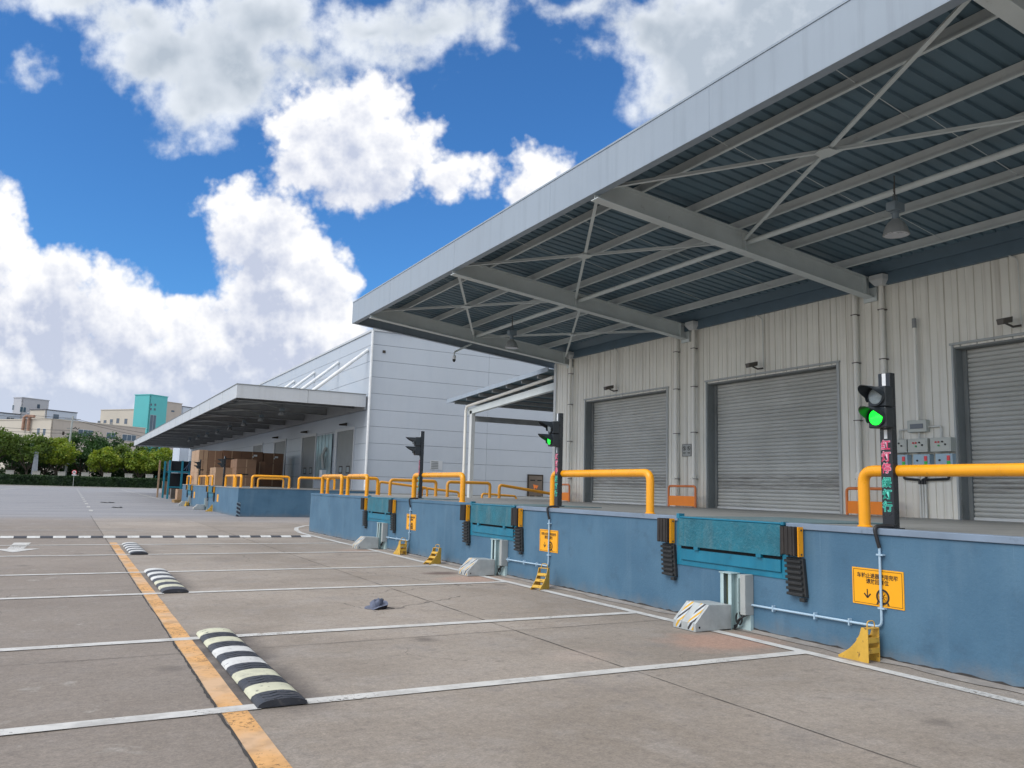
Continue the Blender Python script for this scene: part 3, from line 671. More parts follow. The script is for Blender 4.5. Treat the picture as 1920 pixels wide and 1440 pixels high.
for x in PX:
    z = zbt(x)+.002; p = MB()
    p.box(x-.004, x+.004, CY0, CY1-.07, z, z+.19)
    p.box(x-.05, x-.004, CY0, CY1-.07, z, z+.008).box(x+.004, x+.05, CY0, CY1-.07, z+.178, z+.186).box(x-.05, x-.044, CY0, CY1-.07, z+.008, z+.028)
    build(p, 'purlin', 'steel', cn)
for i in range(4):
    x = 11.72; z = zbb(x)+.24
    build(MB().tube([(x, BY[i]+.02, z), (x, BY[i+1]-.02, z)], .055, 12), 'strut_pipe', 'steel', cn, smooth=True)
def brace(xa, ya, xb, yb, dz=0.):
    za, zb = zbb(xa)+.23+dz, zbb(xb)+.23+dz; m_ = MB()
    m_.bar((xa, ya, za), (xb, yb, zb), .065, .006); m_.bar((xa, ya, za+.03), (xb, yb, zb+.03), .006, .06)
    return m_
for i in range(4):
    a, b_ = BY[i]+.12, BY[i+1]-.12
    build(brace(8.15, a, 11.55, b_), 'brace', 'steel', cn); build(brace(8.15, b_, 11.55, a, -.012), 'brace', 'steel', cn)
    xm, ym_ = 9.85, (a+b_)/2; zc = zbb(xm)+.215
    gp = MB(); w = .14
    gp.prism([(xm-w*.9, ym_-w), (xm+w*.9, ym_-w*1.1), (xm+w*1.1, ym_+w*.6), (xm+w*.3, ym_+w*1.2), (xm-w*.9, ym_+w), (xm-w*1.2, ym_)], 'z', zc-.012, zc-.004)
    build(gp, 'gusset_plate', 'steel', cn)
i = 3; a, b_ = BY[3]+.12, BY[4]-.12
build(brace(11.9, a, 15.2, b_), 'brace', 'steel', cn); build(brace(11.9, b_, 15.2, a, -.012), 'brace', 'steel', cn)
gp = MB(); xm = 13.55; ym_ = (a+b_)/2; gp.box(xm-.13, xm+.13, ym_-.13, ym_+.13, zbb(xm)+.20, zbb(xm)+.206); build(gp, 'gusset_plate', 'steel', cn)
for i in range(4):
    for t in (.33, .67):
        tr = MB(); y = BY[i]+(BY[i+1]-BY[i])*t
        xs_ = [CX+.06]+PX
        for j in range(5): tr.tube([(xs_[j], y+.1*(j % 2), zbt(xs_[j])+.16), (xs_[j+1], y+.1*(j % 2), zbt(xs_[j+1])+.05)], .006, 5)
        build(tr, 'tie_rod', 'steel', cn)

# ================================================================== LAMPS UNDER THE NEAR CANOPY
def high_bay(loc, label, drop=.95, grp='high bay lamps under the near canopy'):
    x, y, z = loc       # z = rim height
    t = thing('pendant_lamp', label, 'lamp', loc, grp)
    sh = MB(); pr = [(.205,0),(.200,.02),(.185,.08),(.155,.15),(.115,.21),(.075,.24),(.07,.26)]
    sh.lathe((x,y,z), [(.198,.004)]+pr, 24); s_ = build(sh, 'shade', 'lamp', t, smooth=True)
    build(MB().lathe((x,y,z), [(.19,-.002),(.19,.003)], 24), 'reflector', 'lamp_in', s_)
    build(MB().lathe((x,y,z+.26), [(.055,0),(.055,.10),(.075,.11),(.075,.13)], 16), 'neck', 'lampbox', t, smooth=True)
    build(MB().box(x-.13, x+.13, y-.085, y+.085, z+.39, z+.54), 'gear_housing', 'lampbox', t, bevel=.015)
    hk = MB().tube([(x,y,z+.54),(x,y,z+drop)], .010, 6).tube(arc_pts([(x-.05,y,z+.55),(x-.05,y,z+.68),(x+.05,y,z+.68),(x+.05,y,z+.55)], .04), .006, 5).tube([(x+.02,y+.01,z+.66),(x+.05,y+.06,z+.78),(x+.02,y+.02,z+.90)], .006, 5)
    build(hk, 'hanger', 'clamp', t)
    return t
L1 = high_bay((11.46, 8.22, 5.87), 'grey bell shaped pendant lamp nearest the camera, hanging right of the traffic light', 1.0)
clone(L1, (.04, 13.10, .0), 'small looking grey pendant lamp hanging at the far left end of the near canopy')

# dome camera on the canopy end
t = thing('dome_camera', 'white and black dome security camera hanging from the end of the near canopy', 'security camera', (11.10, 24.65, 5.8))
x, y = 11.10, 24.62
build(MB().lathe((x,y,5.93), [(.052,-.02),(.06,.0),(.06,.07),(.05,.11),(.02,.13),(.012,.17)], 16), 'housing', 'white', t, smooth=True)
build(MB().lathe((x,y,5.93), [(.008,-.115),(.03,-.105),(.05,-.07),(.056,-.02),(.05,-.015)], 16), 'lens_dome', 'pole_black', t, smooth=True)
build(MB().tube([(x+.62,y+.0,6.50),(x+.02,y,6.17),(x,y,6.10)], .03, 8), 'bracket', 'steel', t, smooth=True)

# ================================================================== DOWNPIPES
def downpipe(y, label, hopper, r=.055, top=6.3):
    t = thing('downpipe', label, 'downpipe', (XB-.12, y, ZB), 'rainwater pipes on the ribbed wall')
    x = XB-.12
    build(MB().tube([(x, y, ZB-.01), (x, y, top)], r, 14), 'pipe', 'pvc', t, smooth=True)
    c = MB()
    for z in (2.05, 3.35, 4.65, 5.75): c.box(x-r-.004, x+.10, y-r-.012, y+r+.012, z-.009, z+.009)
    build(c, 'clamp', 'clamp', t)
    col = MB().lathe((x, y, 1.95), [(r+.006, 0), (r+.010, .02), (r+.010, .22), (r+.004, .24)], 14)
    col.lathe((x-r-.005, y+.0, 2.06), [(.03, -.02), (.036, 0), (.03, .015)], 10, 'x')
    build(col, 'inspection_collar', 'pvc', t, smooth=True)
    if hopper:
        w = .17; z = top-.02
        h = MB().hexa([(x-.09,y-.09,z),(x+.09,y-.09,z),(x+.09,y+.09,z),(x-.09,y+.09,z),(x-w,y-w,z+.12),(x+w,y-w,z+.12),(x+w,y+w,z+.12),(x-w,y+w,z+.12)]).box(x-w,x+w,y-w,y+w,z+.12,z+.23)
        build(h, 'hopper_head', 'trim', t, bevel=.004)
    return t
for y, lab, hp in ((12.15, 'plain white downpipe left of the hopper pipe beside the nearest middle shutter', 0),
                   (11.45, 'white downpipe with square hopper directly behind the nearest traffic light', 1),
                   (18.33, 'plain white downpipe between the two far shutters, left of the notice', 0),
                   (17.57, 'white downpipe with hopper between the two far shutters, right of the notice', 1),
                   (24.05, 'white downpipe with hopper at the far corner of the ribbed wall', 1)):
    downpipe(y, lab, hp)

# wall cameras
def wall_cam(y, z, label):
    x = XB-.02
    t = thing('wall_camera', label, 'security camera', (x, y, z), 'cameras above the roller shutters')
    build(MB().hexa([(x-.42,y+.10,z-.05),(x-.12,y+.10,z+.03),(x-.12,y+.22,z+.03),(x-.42,y+.22,z-.05),(x-.44,y+.09,z+.06),(x-.12,y+.09,z+.14),(x-.12,y+.23,z+.14),(x-.44,y+.23,z+.06)]), 'housing', 'clamp', t, bevel=.01)
    build(MB().tube([(x-.25,y+.16,z-.0),(x-.12,y+.10,z-.06),(x-.03,y,z-.04)], .022, 8), 'arm', 'clamp', t)
    build(MB().tube(arc_pts([(x-.03,y,z-.02),(x-.03,y,z+1.25),(x-.05,y+.28,z+1.42),(x-.05,y+.30,z+1.75)], .1), .013, 8), 'conduit', 'white_pipe', t, smooth=True)
for y, z, lab in ((8.55, 4.96, 'dark box camera above the nearest shutter at the right edge'), (15.0, 4.92, 'dark box camera above the middle shutter'),
                  (21.3, 4.94, 'dark box camera above the farthest shutter of the ribbed wall')): wall_cam(y, z, lab)

# capped pipe, distribution box and control boxes
x = XB-.10
t = thing('capped_pipe', 'short vertical capped pipe above the small distribution box', 'pipe', (x, 10.7, 3.25))
build(MB().tube([(x,10.70,3.26),(x,10.70,5.22)], .032, 10), 'pipe', 'pvc', t, smooth=True)
build(MB().tube([(x,10.70,5.22),(x,10.70,5.42)], .042, 10), 'cap', 'dark_steel', t, smooth=True)
t = thing('distribution_box', 'small pale green breaker box with smoked window above the control boxes', 'electrical box', (x, 10.72, 3.0))
build(MB().box(XB-.13, XB, 10.50, 10.93, 3.02, 3.27), 'case', 'box_grey', t, bevel=.012)
build(MB().box(XB-.14, XB-.12, 10.57, 10.86, 3.09, 3.19), 'window', 'glass', t)
w_ = MB()
w_.tube(arc_pts([(XB-.05,10.93,3.09),(XB-.05,11.18,3.09),(XB-.05,11.18,2.88)], .03), .018, 8).tube(arc_pts([(XB-.05,10.50,3.12),(XB-.05,10.23,3.12),(XB-.05,10.23,2.88)], .03), .018, 8).tube([(XB-.05,10.72,3.02),(XB-.05,10.72,2.88)], .018, 8)
build(w_, 'conduit', 'white_pipe', t, smooth=True)
def ctrl_box(yc, label):
    t = thing('control_box', label, 'control box', (XB, yc, 2.6), 'upper row of control boxes')
    build(MB().box(XB-.20, XB, yc-.22, yc+.22, 2.60, 2.88), 'case', 'box_grey', t, bevel=.006)
    build(MB().box(XB-.207, XB-.199, yc-.19, yc+.19, 2.63, 2.85), 'door', 'box_grey', t, bevel=.003)
    for (dy, dz, mt) in ((.09, .17, 'btn_red'), (.03, .17, 'btn_red'), (-.05, .175, 'btn_black'), (.03, .10, 'btn_green'), (-.11, .12, 'btn_black')):
        build(MB().lathe((XB-.207, yc+dy, 2.62+dz), [(.020, 0), (.018, -.02)], 10, 'x'), 'button', mt, t)
for yc, lab in ((11.13, 'beige control box with buttons, leftmost of the upper row, half behind the traffic light'), (10.66, 'beige control box with buttons, middle of the upper row'), (10.16, 'beige control box with buttons, right of the upper row')): ctrl_box(yc, lab)
def sw_box(yc, label):
    t = thing('switch_box', label, 'switch box', (XB, yc, 2.1), 'lower row of pale blue switch boxes')
    build(MB().box(XB-.15, XB, yc-.18, yc+.18, 2.18, 2.56), 'case', 'box_blue', t, bevel=.006)
    build(MB().box(XB-.165, XB-.149, yc-.13, yc-.07, 2.42, 2.52), 'red_switch', 'lit_red', t)
    build(MB().box(XB-.165, XB-.149, yc-.13, yc-.07, 2.30, 2.41), 'green_switch', 'lit_green', t)
    build(MB().lathe((XB-.15, yc+.09, 2.43), [(.022, 0), (.018, -.02)], 10, 'x'), 'knob', 'btn_black', t)
    h = MB(); yy = 10.68+(.06 if yc > 10.9 else (-.06 if yc < 10.4 else 0))
    h.tube(arc_pts([(XB-.06,yc-.03,2.18),(XB-.06,yc-.03,2.06),(XB-.06,yy,2.04),(XB-.06,yy,1.95)], .04), .026, 8)
    build(h, 'flexible_hose', 'hose', t, smooth=True)
for yc, lab in ((11.12, 'pale blue switch box, leftmost of the lower row'), (10.62, 'pale blue switch box, middle of the lower row'), (10.13, 'pale blue switch box, right of the lower row')): sw_box(yc, lab)
c = MB()
for dy in (-.06, 0, .06): c.tube([(XB-.05, 10.68+dy, 1.26), (XB-.05, 10.68+dy, 1.96)], .019, 8).tube([(XB-.05, 10.68+dy, 1.26), (XB-.05, 10.68+dy, 1.58)], .026, 8)
solo(c, 'riser_pipes', 'white_pipe', 'three thin white riser pipes below the control boxes', 'pipe', smooth=True)

# no-smoking / no-flames notice
t = thing('wall_notice', 'small worn grey notice with two crossed-out round symbols between the far shutters', 'notice', (XB, 18.0, 2.7))
build(MB().box(XB-.022, XB-.012, 17.80, 18.16, 2.70, 3.03), 'plate', 'box_side', t)
ic = MB()
for yc in (18.08, 17.89):
    n = 20; vs = []
    for k in range(n):
        a = 2*PI*k/n; vs += [(XB-.024, yc+.066*math.cos(a), 2.92+.066*math.sin(a)), (XB-.024, yc+.053*math.cos(a), 2.92+.053*math.sin(a))]
    ic.add(vs, [(2*k, 2*k+1, (2*k+3) % (2*n), (2*k+2) % (2*n)) for k in range(n)])
    ic.bar((XB-.026, yc+.045, 2.965), (XB-.026, yc-.045, 2.875), .003, .010, (1,0,0)); ic.box(XB-.027, XB-.024, yc-.012, yc+.012, 2.885, 2.955)
    ic.box(XB-.025, XB-.0225, yc-.055, yc+.055, 2.79, 2.805).box(XB-.025, XB-.0225, yc-.05, yc+.05, 2.765, 2.775)
build(ic, 'symbols', 'ink', t)
build(MB().box(XB-.025, XB-.0118, 17.79, 17.80, 2.69, 3.04).box(XB-.025, XB-.0118, 18.16, 18.17, 2.69, 3.04).box(XB-.025, XB-.0118, 17.80, 18.16, 3.03, 3.04).box(XB-.025, XB-.0118, 17.80, 18.16, 2.69, 2.70), 'border', 'ink', t)

# orange barriers at the foot of the wall
def barrier(yc, label, w=1.12):
    x = 15.0; z0 = zf(x); t = thing('pipe_guard', label, 'guard', (x, yc, z0), 'orange guards in front of the downpipes')
    build(MB().tube(arc_pts([(x,yc-w/2,z0),(x,yc-w/2,z0+.57),(x,yc+w/2,z0+.57),(x,yc+w/2,z0)], .09), .032, 10), 'tube_frame', 'orange_tube', t, smooth=True)
    build(MB().box(x-.012, x+.012, yc-w/2+.02, yc+w/2-.02, z0+.03, z0+.30), 'kick_board', 'orange', t)
barrier(17.63, 'orange guard with solid lower board between the two far shutters'); barrier(11.62, 'orange guard standing behind the nearest yellow rail post'); barrier(23.95, 'orange guard at the far corner behind the second traffic light')

# ================================================================== YELLOW SAFETY RAILS
def hoop(a, b, z0, label, h=.63, r=.056, mat='yellow', zt=None, grp='yellow tube rails on the near platform'):
    a, b = Vector((*a, z0)), Vector((*b, z0)); za = Vector((0,0,h-r)); zb = za if zt is None else Vector((0,0,zt-r))
    rm = MB().tube(arc_pts([a, a+za, b+zb, b], .13), r, 16)
    for q in (a, b): rm.lathe(tuple(q), [(r*1.28, .001), (r*1.28, .010), (r*1.04, .020)], 16)
    o = solo(rm, 'safety_rail', mat, label, 'safety rail', grp, origin=tuple(a), smooth=True)
    return o
hoop((7.6,5.95), (7.6,2.7), ZP, 'thick yellow rail behind the nearest traffic light, running out of frame right', .66, .061)
hoop((7.6,12.38), (7.6,9.64), ZP, 'long yellow rail between the nearest and the middle dock levelers', .66, .061)
hoop((7.6,18.98), (7.6,16.15), ZP, 'yellow rail between the middle and the far dock levelers, behind the third traffic light', .65, .059)
hoop((7.6,24.42), (7.6,22.6), ZP, 'short yellow rail beyond the far leveler, nearer of the corner pair', .64)
hoop((7.6,27.25), (7.6,25.05), ZP, 'yellow rail at the outer far corner of the near platform', .64)
hoop((7.84,27.45), (9.62,27.45), ZP, 'yellow rail across the far end of the near platform, leftmost of the end row', .62)
hoop((10.08,27.45), (11.84,27.45), 1.30, 'dull yellow rail on the far platform end, second of the end row', .60, mat='yellow2')
hoop((12.30,27.45), (14.05,27.45), 1.29, 'dull yellow rail on the far platform end, beside the white canopy post', .60, mat='yellow2')
hoop((14.45,27.45), (17.2,27.45), 1.28, 'dull yellow rail sloping down to the right along the ramp', .56, mat='yellow2', zt=.22)
hoop((11.1,31.5), (13.2,31.5), 1.22, 'sloping yellow ramp rail behind the third traffic light', .62, .05, 'yellow2', zt=.42)
hoop((13.0,31.6), (14.7,31.6), 1.22, 'low sloping yellow ramp rail left of the white canopy post', .42, .05, 'yellow2', zt=.28)
hoop((15.9,31.8), (17.6,31.8), 1.22, 'lowest yellow ramp rail right of the white canopy post', .24, .045, 'yellow2', zt=.16)
Z2 = 1.38
hoop((7.86,40.5), (9.63,40.5), Z2, 'yellow rail on the end of the far platform, left one', .62, .058, grp='yellow rails on the far platform')
hoop((10.1,40.5), (11.9,40.5), Z2, 'yellow rail on the end of the far platform, right one', .60, .058, grp='yellow rails on the far platform')
hoop((9.0,44.8), (10.35,44.8), Z2, 'thin yellow rail deeper on the far platform in front of the dark shutter gap', .52, .05, 'yellow2', grp='yellow rails on the far platform')
for (a, b, lab) in (((7.45,41.05),(7.45,42.5),'yellow rail at the corner of the far platform'), ((7.45,42.9),(7.45,45.4),'yellow rail right of the nearer far traffic light'),
                    ((7.45,49.9),(7.45,51.7),'yellow rail in the middle of the far platform edge, near half'), ((7.45,52.3),(7.45,55.3),'yellow rail in the middle of the far platform edge, far half'),
                    ((7.45,59.4),(7.45,61.1),'yellow rail at the farthest end of the far platform')):
    hoop(a, b, Z2, lab, .62, .058, grp='yellow rails on the far platform')

# ================================================================== DOCK LEVELERS
def leveler(yc, label, X=XW, top=ZP, w=.94):
    y0, y1 = yc-w, yc+w; t = thing('dock_leveler', label, 'dock leveler', (X, yc, .66), 'teal dock levelers'); d = top-ZP
    f = MB().box(X-.012, X+.01, y0-.03, y0+.06, .67+d, 1.30+d).box(X-.012, X+.01, y1-.06, y1+.03, .67+d, 1.30+d).box(X-.012, X+.01, y0+.06, y1-.06, .67+d, .735+d).box(X-.010, X+.009, y0+.06, y1-.06, .735+d, .90+d)
    build(f, 'frame', 'teal', t, bevel=.003)
    l = MB().hexa([(X-.060,y0+.05,.925+d),(X-.035,y0+.05,.925+d),(X-.035,y1-.05,.925+d),(X-.060,y1-.05,.925+d),(X-.055,y0+.05,1.285+d),(X-.01,y0+.05,1.285+d),(X-.01,y1-.05,1.285+d),(X-.055,y1-.05,1.285+d)])
    build(l, 'lip', 'teal_lip', t, bevel=.004)
    build(MB().box(X-.032, X-.012, y0+.07, y1-.07, .745+d, .885+d), 'lower_panel', 'teal', t, bevel=.003)
    build(MB().box(X-.016, X-.011, y0+.06, y1-.06, .888+d, .925+d), 'gap', 'slot', t)
    k = MB()
    for yy in (yc-.55, yc+.55): k.box(X-.06, X-.012, yy-.04, yy+.04, .885+d, .935+d)
    build(k, 'keeper', 'teal', t, bevel=.004)
    h = MB().tube([(X-.035, y0+.02, 1.30+d), (X-.035, y1-.02, 1.30+d)], .013, 8).box(X-.05, X+.04, y1-.06, y1+.0, 1.285+d, 1.35+d).box(X-.05, X+.04, y0+.0, y0+.04, 1.285+d, 1.32+d)
    build(h, 'hinge', 'teal', t)
    build(MB().box(X-.012, X+1.9, y0-.004, y1+.004, 1.26+d, top+.004), 'deck_plate', 'deckplate', t)
    return t
lv = leveler(7.75, 'nearest teal dock leveler, between the big rubber bumpers left of the orange sign')
clone(lv, (0, 6.43, 0), 'middle teal dock leveler of the near dock, above the second wheel restraint')
clone(lv, (0, 12.93, 0), 'farthest teal dock leveler of the near dock, above the smallest wheel restraint')
clone(lv, (-.15, 40.5, .07), 'small distant teal leveler, nearer one on the far platform')
clone(lv, (-.15, 49.5, .07), 'small distant teal leveler, farther one on the far platform')

def bumper(yc, label, grp='rubber dock bumpers'):
    t = thing('dock_bumper', label, 'bumper', (XW, yc, .48), grp); X = XW
    l = MB()
    for k in range(7): l.box(X-.135-.006*(k % 2), X-.003, yc-.10+.030*k, yc-.10+.030*k+.027, .955+.006*(k % 3), 1.275-.006*(k % 2))
    build(l, 'laminated_block', 'rubber_lam', t, bevel=.003)
    pl = MB().box(X-.090, X-.020, yc-.128, yc-.118, .945, 1.275).box(X-.098, X-.0905, yc-.128, yc-.112, .945, 1.275)
    y_ = build(pl, 'yellow_bracket', 'yellow', t, bevel=.002)
    b = MB()
    for z in (.97, 1.24): b.tube([(X-.055, yc-.136, z), (X-.055, yc-.129, z)], .011, 8)
    build(b, 'bolt', 'clamp', y_)
    p = MB(); dy = -.02
    p.hexa([(X-.05,yc-.16+dy,.51),(X-.003,yc-.16+dy,.50),(X-.003,yc+.09+dy,.50),(X-.05,yc+.09+dy,.51),(X-.05,yc-.12+dy,.93),(X-.003,yc-.12+dy,.93),(X-.003,yc+.12+dy,.93),(X-.05,yc+.12+dy,.93)])
    for k in range(7):
        z = .515+k*.060; q = (z-.5)/.43*.035
        p.box(X-.080, X-.0505, yc-.135+dy+q, yc+.095+dy+q, z, z+.032)
    p.box(X-.07, X-.02, yc-.15+dy, yc-.08+dy, .455, .497)
    build(p, 'ribbed_pad', 'rubber', t, bevel=.006)
    return t
b1 = bumper(6.68, 'ribbed black bumper right of the nearest leveler')
NAMES = {7.75: 'nearest leveler', 14.18: 'middle near leveler', 20.68: 'far near leveler', 48.25: 'nearer leveler of the far platform', 57.25: 'farther leveler of the far platform'}
for yc in (7.75, 14.18, 20.68, 48.25, 57.25):
    dx, dz = (0, 0) if yc < 30 else (-.15, .07)
    if yc != 7.75: clone(b1, (dx, yc-1.07-6.68, dz), 'ribbed black bumper right of the '+NAMES[yc])
    clone(b1, (dx, yc+1.14-6.68, dz), 'ribbed black bumper left of the '+NAMES[yc])

# ================================================================== WHEEL RESTRAINTS
def restraint(yc, label):
    t = thing('wheel_restraint', label, 'wheel restraint', (XW, yc, 0), 'wheel restraints on the dock walls'); X = XW
    o = yc-7.75
    r = MB().box(X-.15, X-.002, 7.735+o, 7.745+o, .0, .66).box(X-.15, X-.14, 7.69+o, 7.735+o, .0, .66).box(X-.15, X-.002, 7.60+o, 7.61+o, 0, .66).box(X-.15, X-.14, 7.555+o, 7.60+o, 0, .66)
    r.box(X-.05, X-.002, 7.34+o, 7.735+o, 0, .655).box(X-.12, X-.05, 7.47+o, 7.48+o, .05, .62).box(X-.16, X-.002, 7.55+o, 7.76+o, .66, .672)
    rl = build(r, 'rail_frame', 'mint', t, bevel=.002)
    build(MB().box(X-.10, X-.051, 7.61+o, 7.69+o, 0, .655), 'guide_strip', 'olive', rl)
    bo = MB()
    for z in (.25, .45): bo.tube([(X-.06,7.755+o,z),(X-.06,7.775+o,z)], .012, 6).tube([(X-.05,7.43+o,z+.02),(X-.075,7.43+o,z+.02)], .012, 6)
    build(bo, 'bolt', 'clamp', rl)
    build(MB().box(X-.14, X-.003, 7.335+o, 7.42+o, .20, .67), 'cover_post', 'greypost', t, bevel=.004)
    prof = [(6.63, .005), (7.19, .015), (7.19, .298), (6.84, .308), (6.63, .10)]
    bx = build(MB().prism(prof, 'y', 7.55+o, 7.95+o), 'carriage', 'galv', t, bevel=.004)
    dx, dz = .21, .208; n = Vector((-dz, 0, dx)).normalized()*.003
    for y0 in (7.585+o, 7.80+o):
        s = MB()
        a = Vector((6.63, 0, .10))+n; b = Vector((6.84, 0, .308))+n
        s.quad((a.x,y0,a.z),(b.x,y0,b.z),(b.x,y0+.10,b.z),(a.x,y0+.10,a.z))
        s.quad((6.6275,y0,.02),(6.6275,y0,.10),(6.6275,y0+.10,.10),(6.6275,y0+.10,.02))
        build(s, 'warning_stripe', 'hazard', bx)
    build(MB().tube([(6.69, 7.549+o, .055), (6.69, 7.545+o, .055)], .012, 10), 'hole', 'slot', bx)
    h = MB()
    for k in range(3):
        q = k*.018; h.tube(arc_pts([(X-.08,7.40+o-q,.20),(X-.10-q,7.47+o,.13),(X-.12,7.50+o-q,.05+q),(X-.11,7.55+o,.01+q)], .03), .010, 6)
    h.tube([(X-.10+.0*math.cos(a), 7.48+o+.05*math.cos(a), .14+.07*math.sin(a)) for a in [2*PI*k/14 for k in range(15)]], .010, 6)
    build(h, 'hose_loop', 'hose', t, smooth=True)
    return t
rs = restraint(7.75, 'striped grey wheel restraint carriage and rail below the nearest leveler')
clone(rs, (0, 6.20, 0), 'grey wheel restraint below the middle near leveler'); clone(rs, (0, 12.7, 0), 'grey wheel restraint below the farthest near leveler')
clone(rs, (-.15, 41.9, 0), 'pale wheel restraint below the nearer leveler of the far platform'); clone(rs, (-.15, 49.0, 0), 'pale wheel restraint below the farther leveler of the far platform')

# conduit from restraint to the traffic light
def conduit(o, label):
    t = thing('wall_conduit', label, 'conduit', (XW, 5.58+o, .3), 'conduits on the blue dock wall'); x = XW-.03
    build(MB().tube(arc_pts([(x,7.46+o,.315),(x,5.565+o,.335),(x,5.565+o,1.14)], .07), .013, 10), 'pipe', 'conduit', t, smooth=True)
    c = MB()
    for (y, z) in ((7.0,.32),(6.4,.325),(5.95,.33)): c.box(x-.018, XW-.001, y-.008+o, y+.008+o, z-.035, z+.035)
    for z in (.52, 1.05): c.box(x-.018, XW-.001, 5.565-.045+o, 5.565+.03+o, z-.008, z+.008)
    build(c, 'saddle_clip', 'conduit', t)
    build(MB().tube(arc_pts([(x,5.565+o,1.12),(x-.02,5.58+o,1.22),(x-.03,5.60+o,1.33),(7.44,5.56+o,1.345),(7.50,5.53+o,1.335)], .05), .019, 10), 'flexible_hose', 'hose', t, smooth=True)
    return t
cd = conduit(0, 'pale blue conduit running to the nearest traffic light'); clone(cd, (0, 6.47, 0), 'pale blue conduit running to the second traffic light'); clone(cd, (0, 12.9, 0), 'pale blue conduit running to the third traffic light')

# orange chock reminder signs
def sign(label):
    yc, zc, X = 5.62, .715, XW-.004; t = thing('dock_sign', label, 'sign', (XW, yc, .53), 'orange sheets about wheel chocks')
    build(MB().box(X-.004, X+.003, yc-.30, yc+.30, zc-.185, zc+.185), 'plate', 'sign_yel', t)
    b = MB(); a, c = .285, .17
    b.box(X-.0055, X-.0042, yc-a, yc+a, zc+c-.004, zc+c).box(X-.0055, X-.0042, yc-a, yc+a, zc-c, zc-c+.004).box(X-.0055, X-.0042, yc-a, yc-a+.005, zc-c, zc+c).box(X-.0055, X-.0042, yc+a-.005, yc+a, zc-c, zc+c)
    build(b, 'border', 'ink', t)
    for txt, z, s in (('车轮止退器使用完毕', zc+.108, .0535), ('请放回原位', zc+.052, .0535)):
        build(text_mb(txt, s, lambda u, v, w: (X-.0048-w, yc-u, z+v), .0012), 'lettering', 'ink', t, fixn=False)
    g_ = MB()
    # arrow
    ya = yc+.12; za = zc-.07
    g_.box(X-.0055, X-.0042, ya-.006, ya+.006, za-.03, za+.045); g_.bar((X-.005, ya, za-.042), (X-.005, ya+.038, za), .0013, .015, (0,1,1)); g_.bar((X-.005, ya, za-.042), (X-.005, ya-.038, za), .0013, .015, (0,-1,1))
    # wheel
    yw, zw = yc-.06, zc-.085
    def ring(r0, r1):
        n = 28; vs = []
        for k in range(n):
            q = 2*PI*k/n; vs += [(X-.005, yw+r0*math.cos(q), zw+r0*math.sin(q)), (X-.005, yw+r1*math.cos(q), zw+r1*math.sin(q))]
        g_.add(vs, [(2*k, 2*k+1, (2*k+3) % (2*n), (2*k+2) % (2*n)) for k in range(n)])
    ring(.056, .078); ring(.047, .051); ring(.006, .014)
    for k in range(8):
        q = 2*PI*k/8; g_.bar((X-.005, yw+.018*math.cos(q), zw+.018*math.sin(q)), (X-.005, yw+.044*math.cos(q), zw+.044*math.sin(q)), .0013, .018, (1,0,0))
    for sg in (1, -1): g_.prism([(yw+sg*.045, zw-.073), (yw+sg*.078, zw-.083), (yw+sg*.062, zw-.045)], 'x', X-.0056, X-.0044)
    build(g_, 'pictogram', 'ink', t, fixn=False)
    return t
sg_ = sign('large readable orange sign with chinese lettering and a wheel below the nearest traffic light')
clone(sg_, (0, 6.46, .04), 'orange sign with a wheel symbol below the second traffic light'); clone(sg_, (0, 12.82, .06), 'small looking orange sign below the third traffic light')
for o, yy, lab in ((0, 46.0, 'tiny pale orange sign beside the nearer far traffic light'), (0, 55.1, 'tiny pale orange sign beside the farther far traffic light')):
    solo(MB().box(7.19, 7.197, yy-.25, yy+.25, .55, .95), 'dock_sign', 'sign_yel', lab, 'sign', 'orange sheets about wheel chocks')

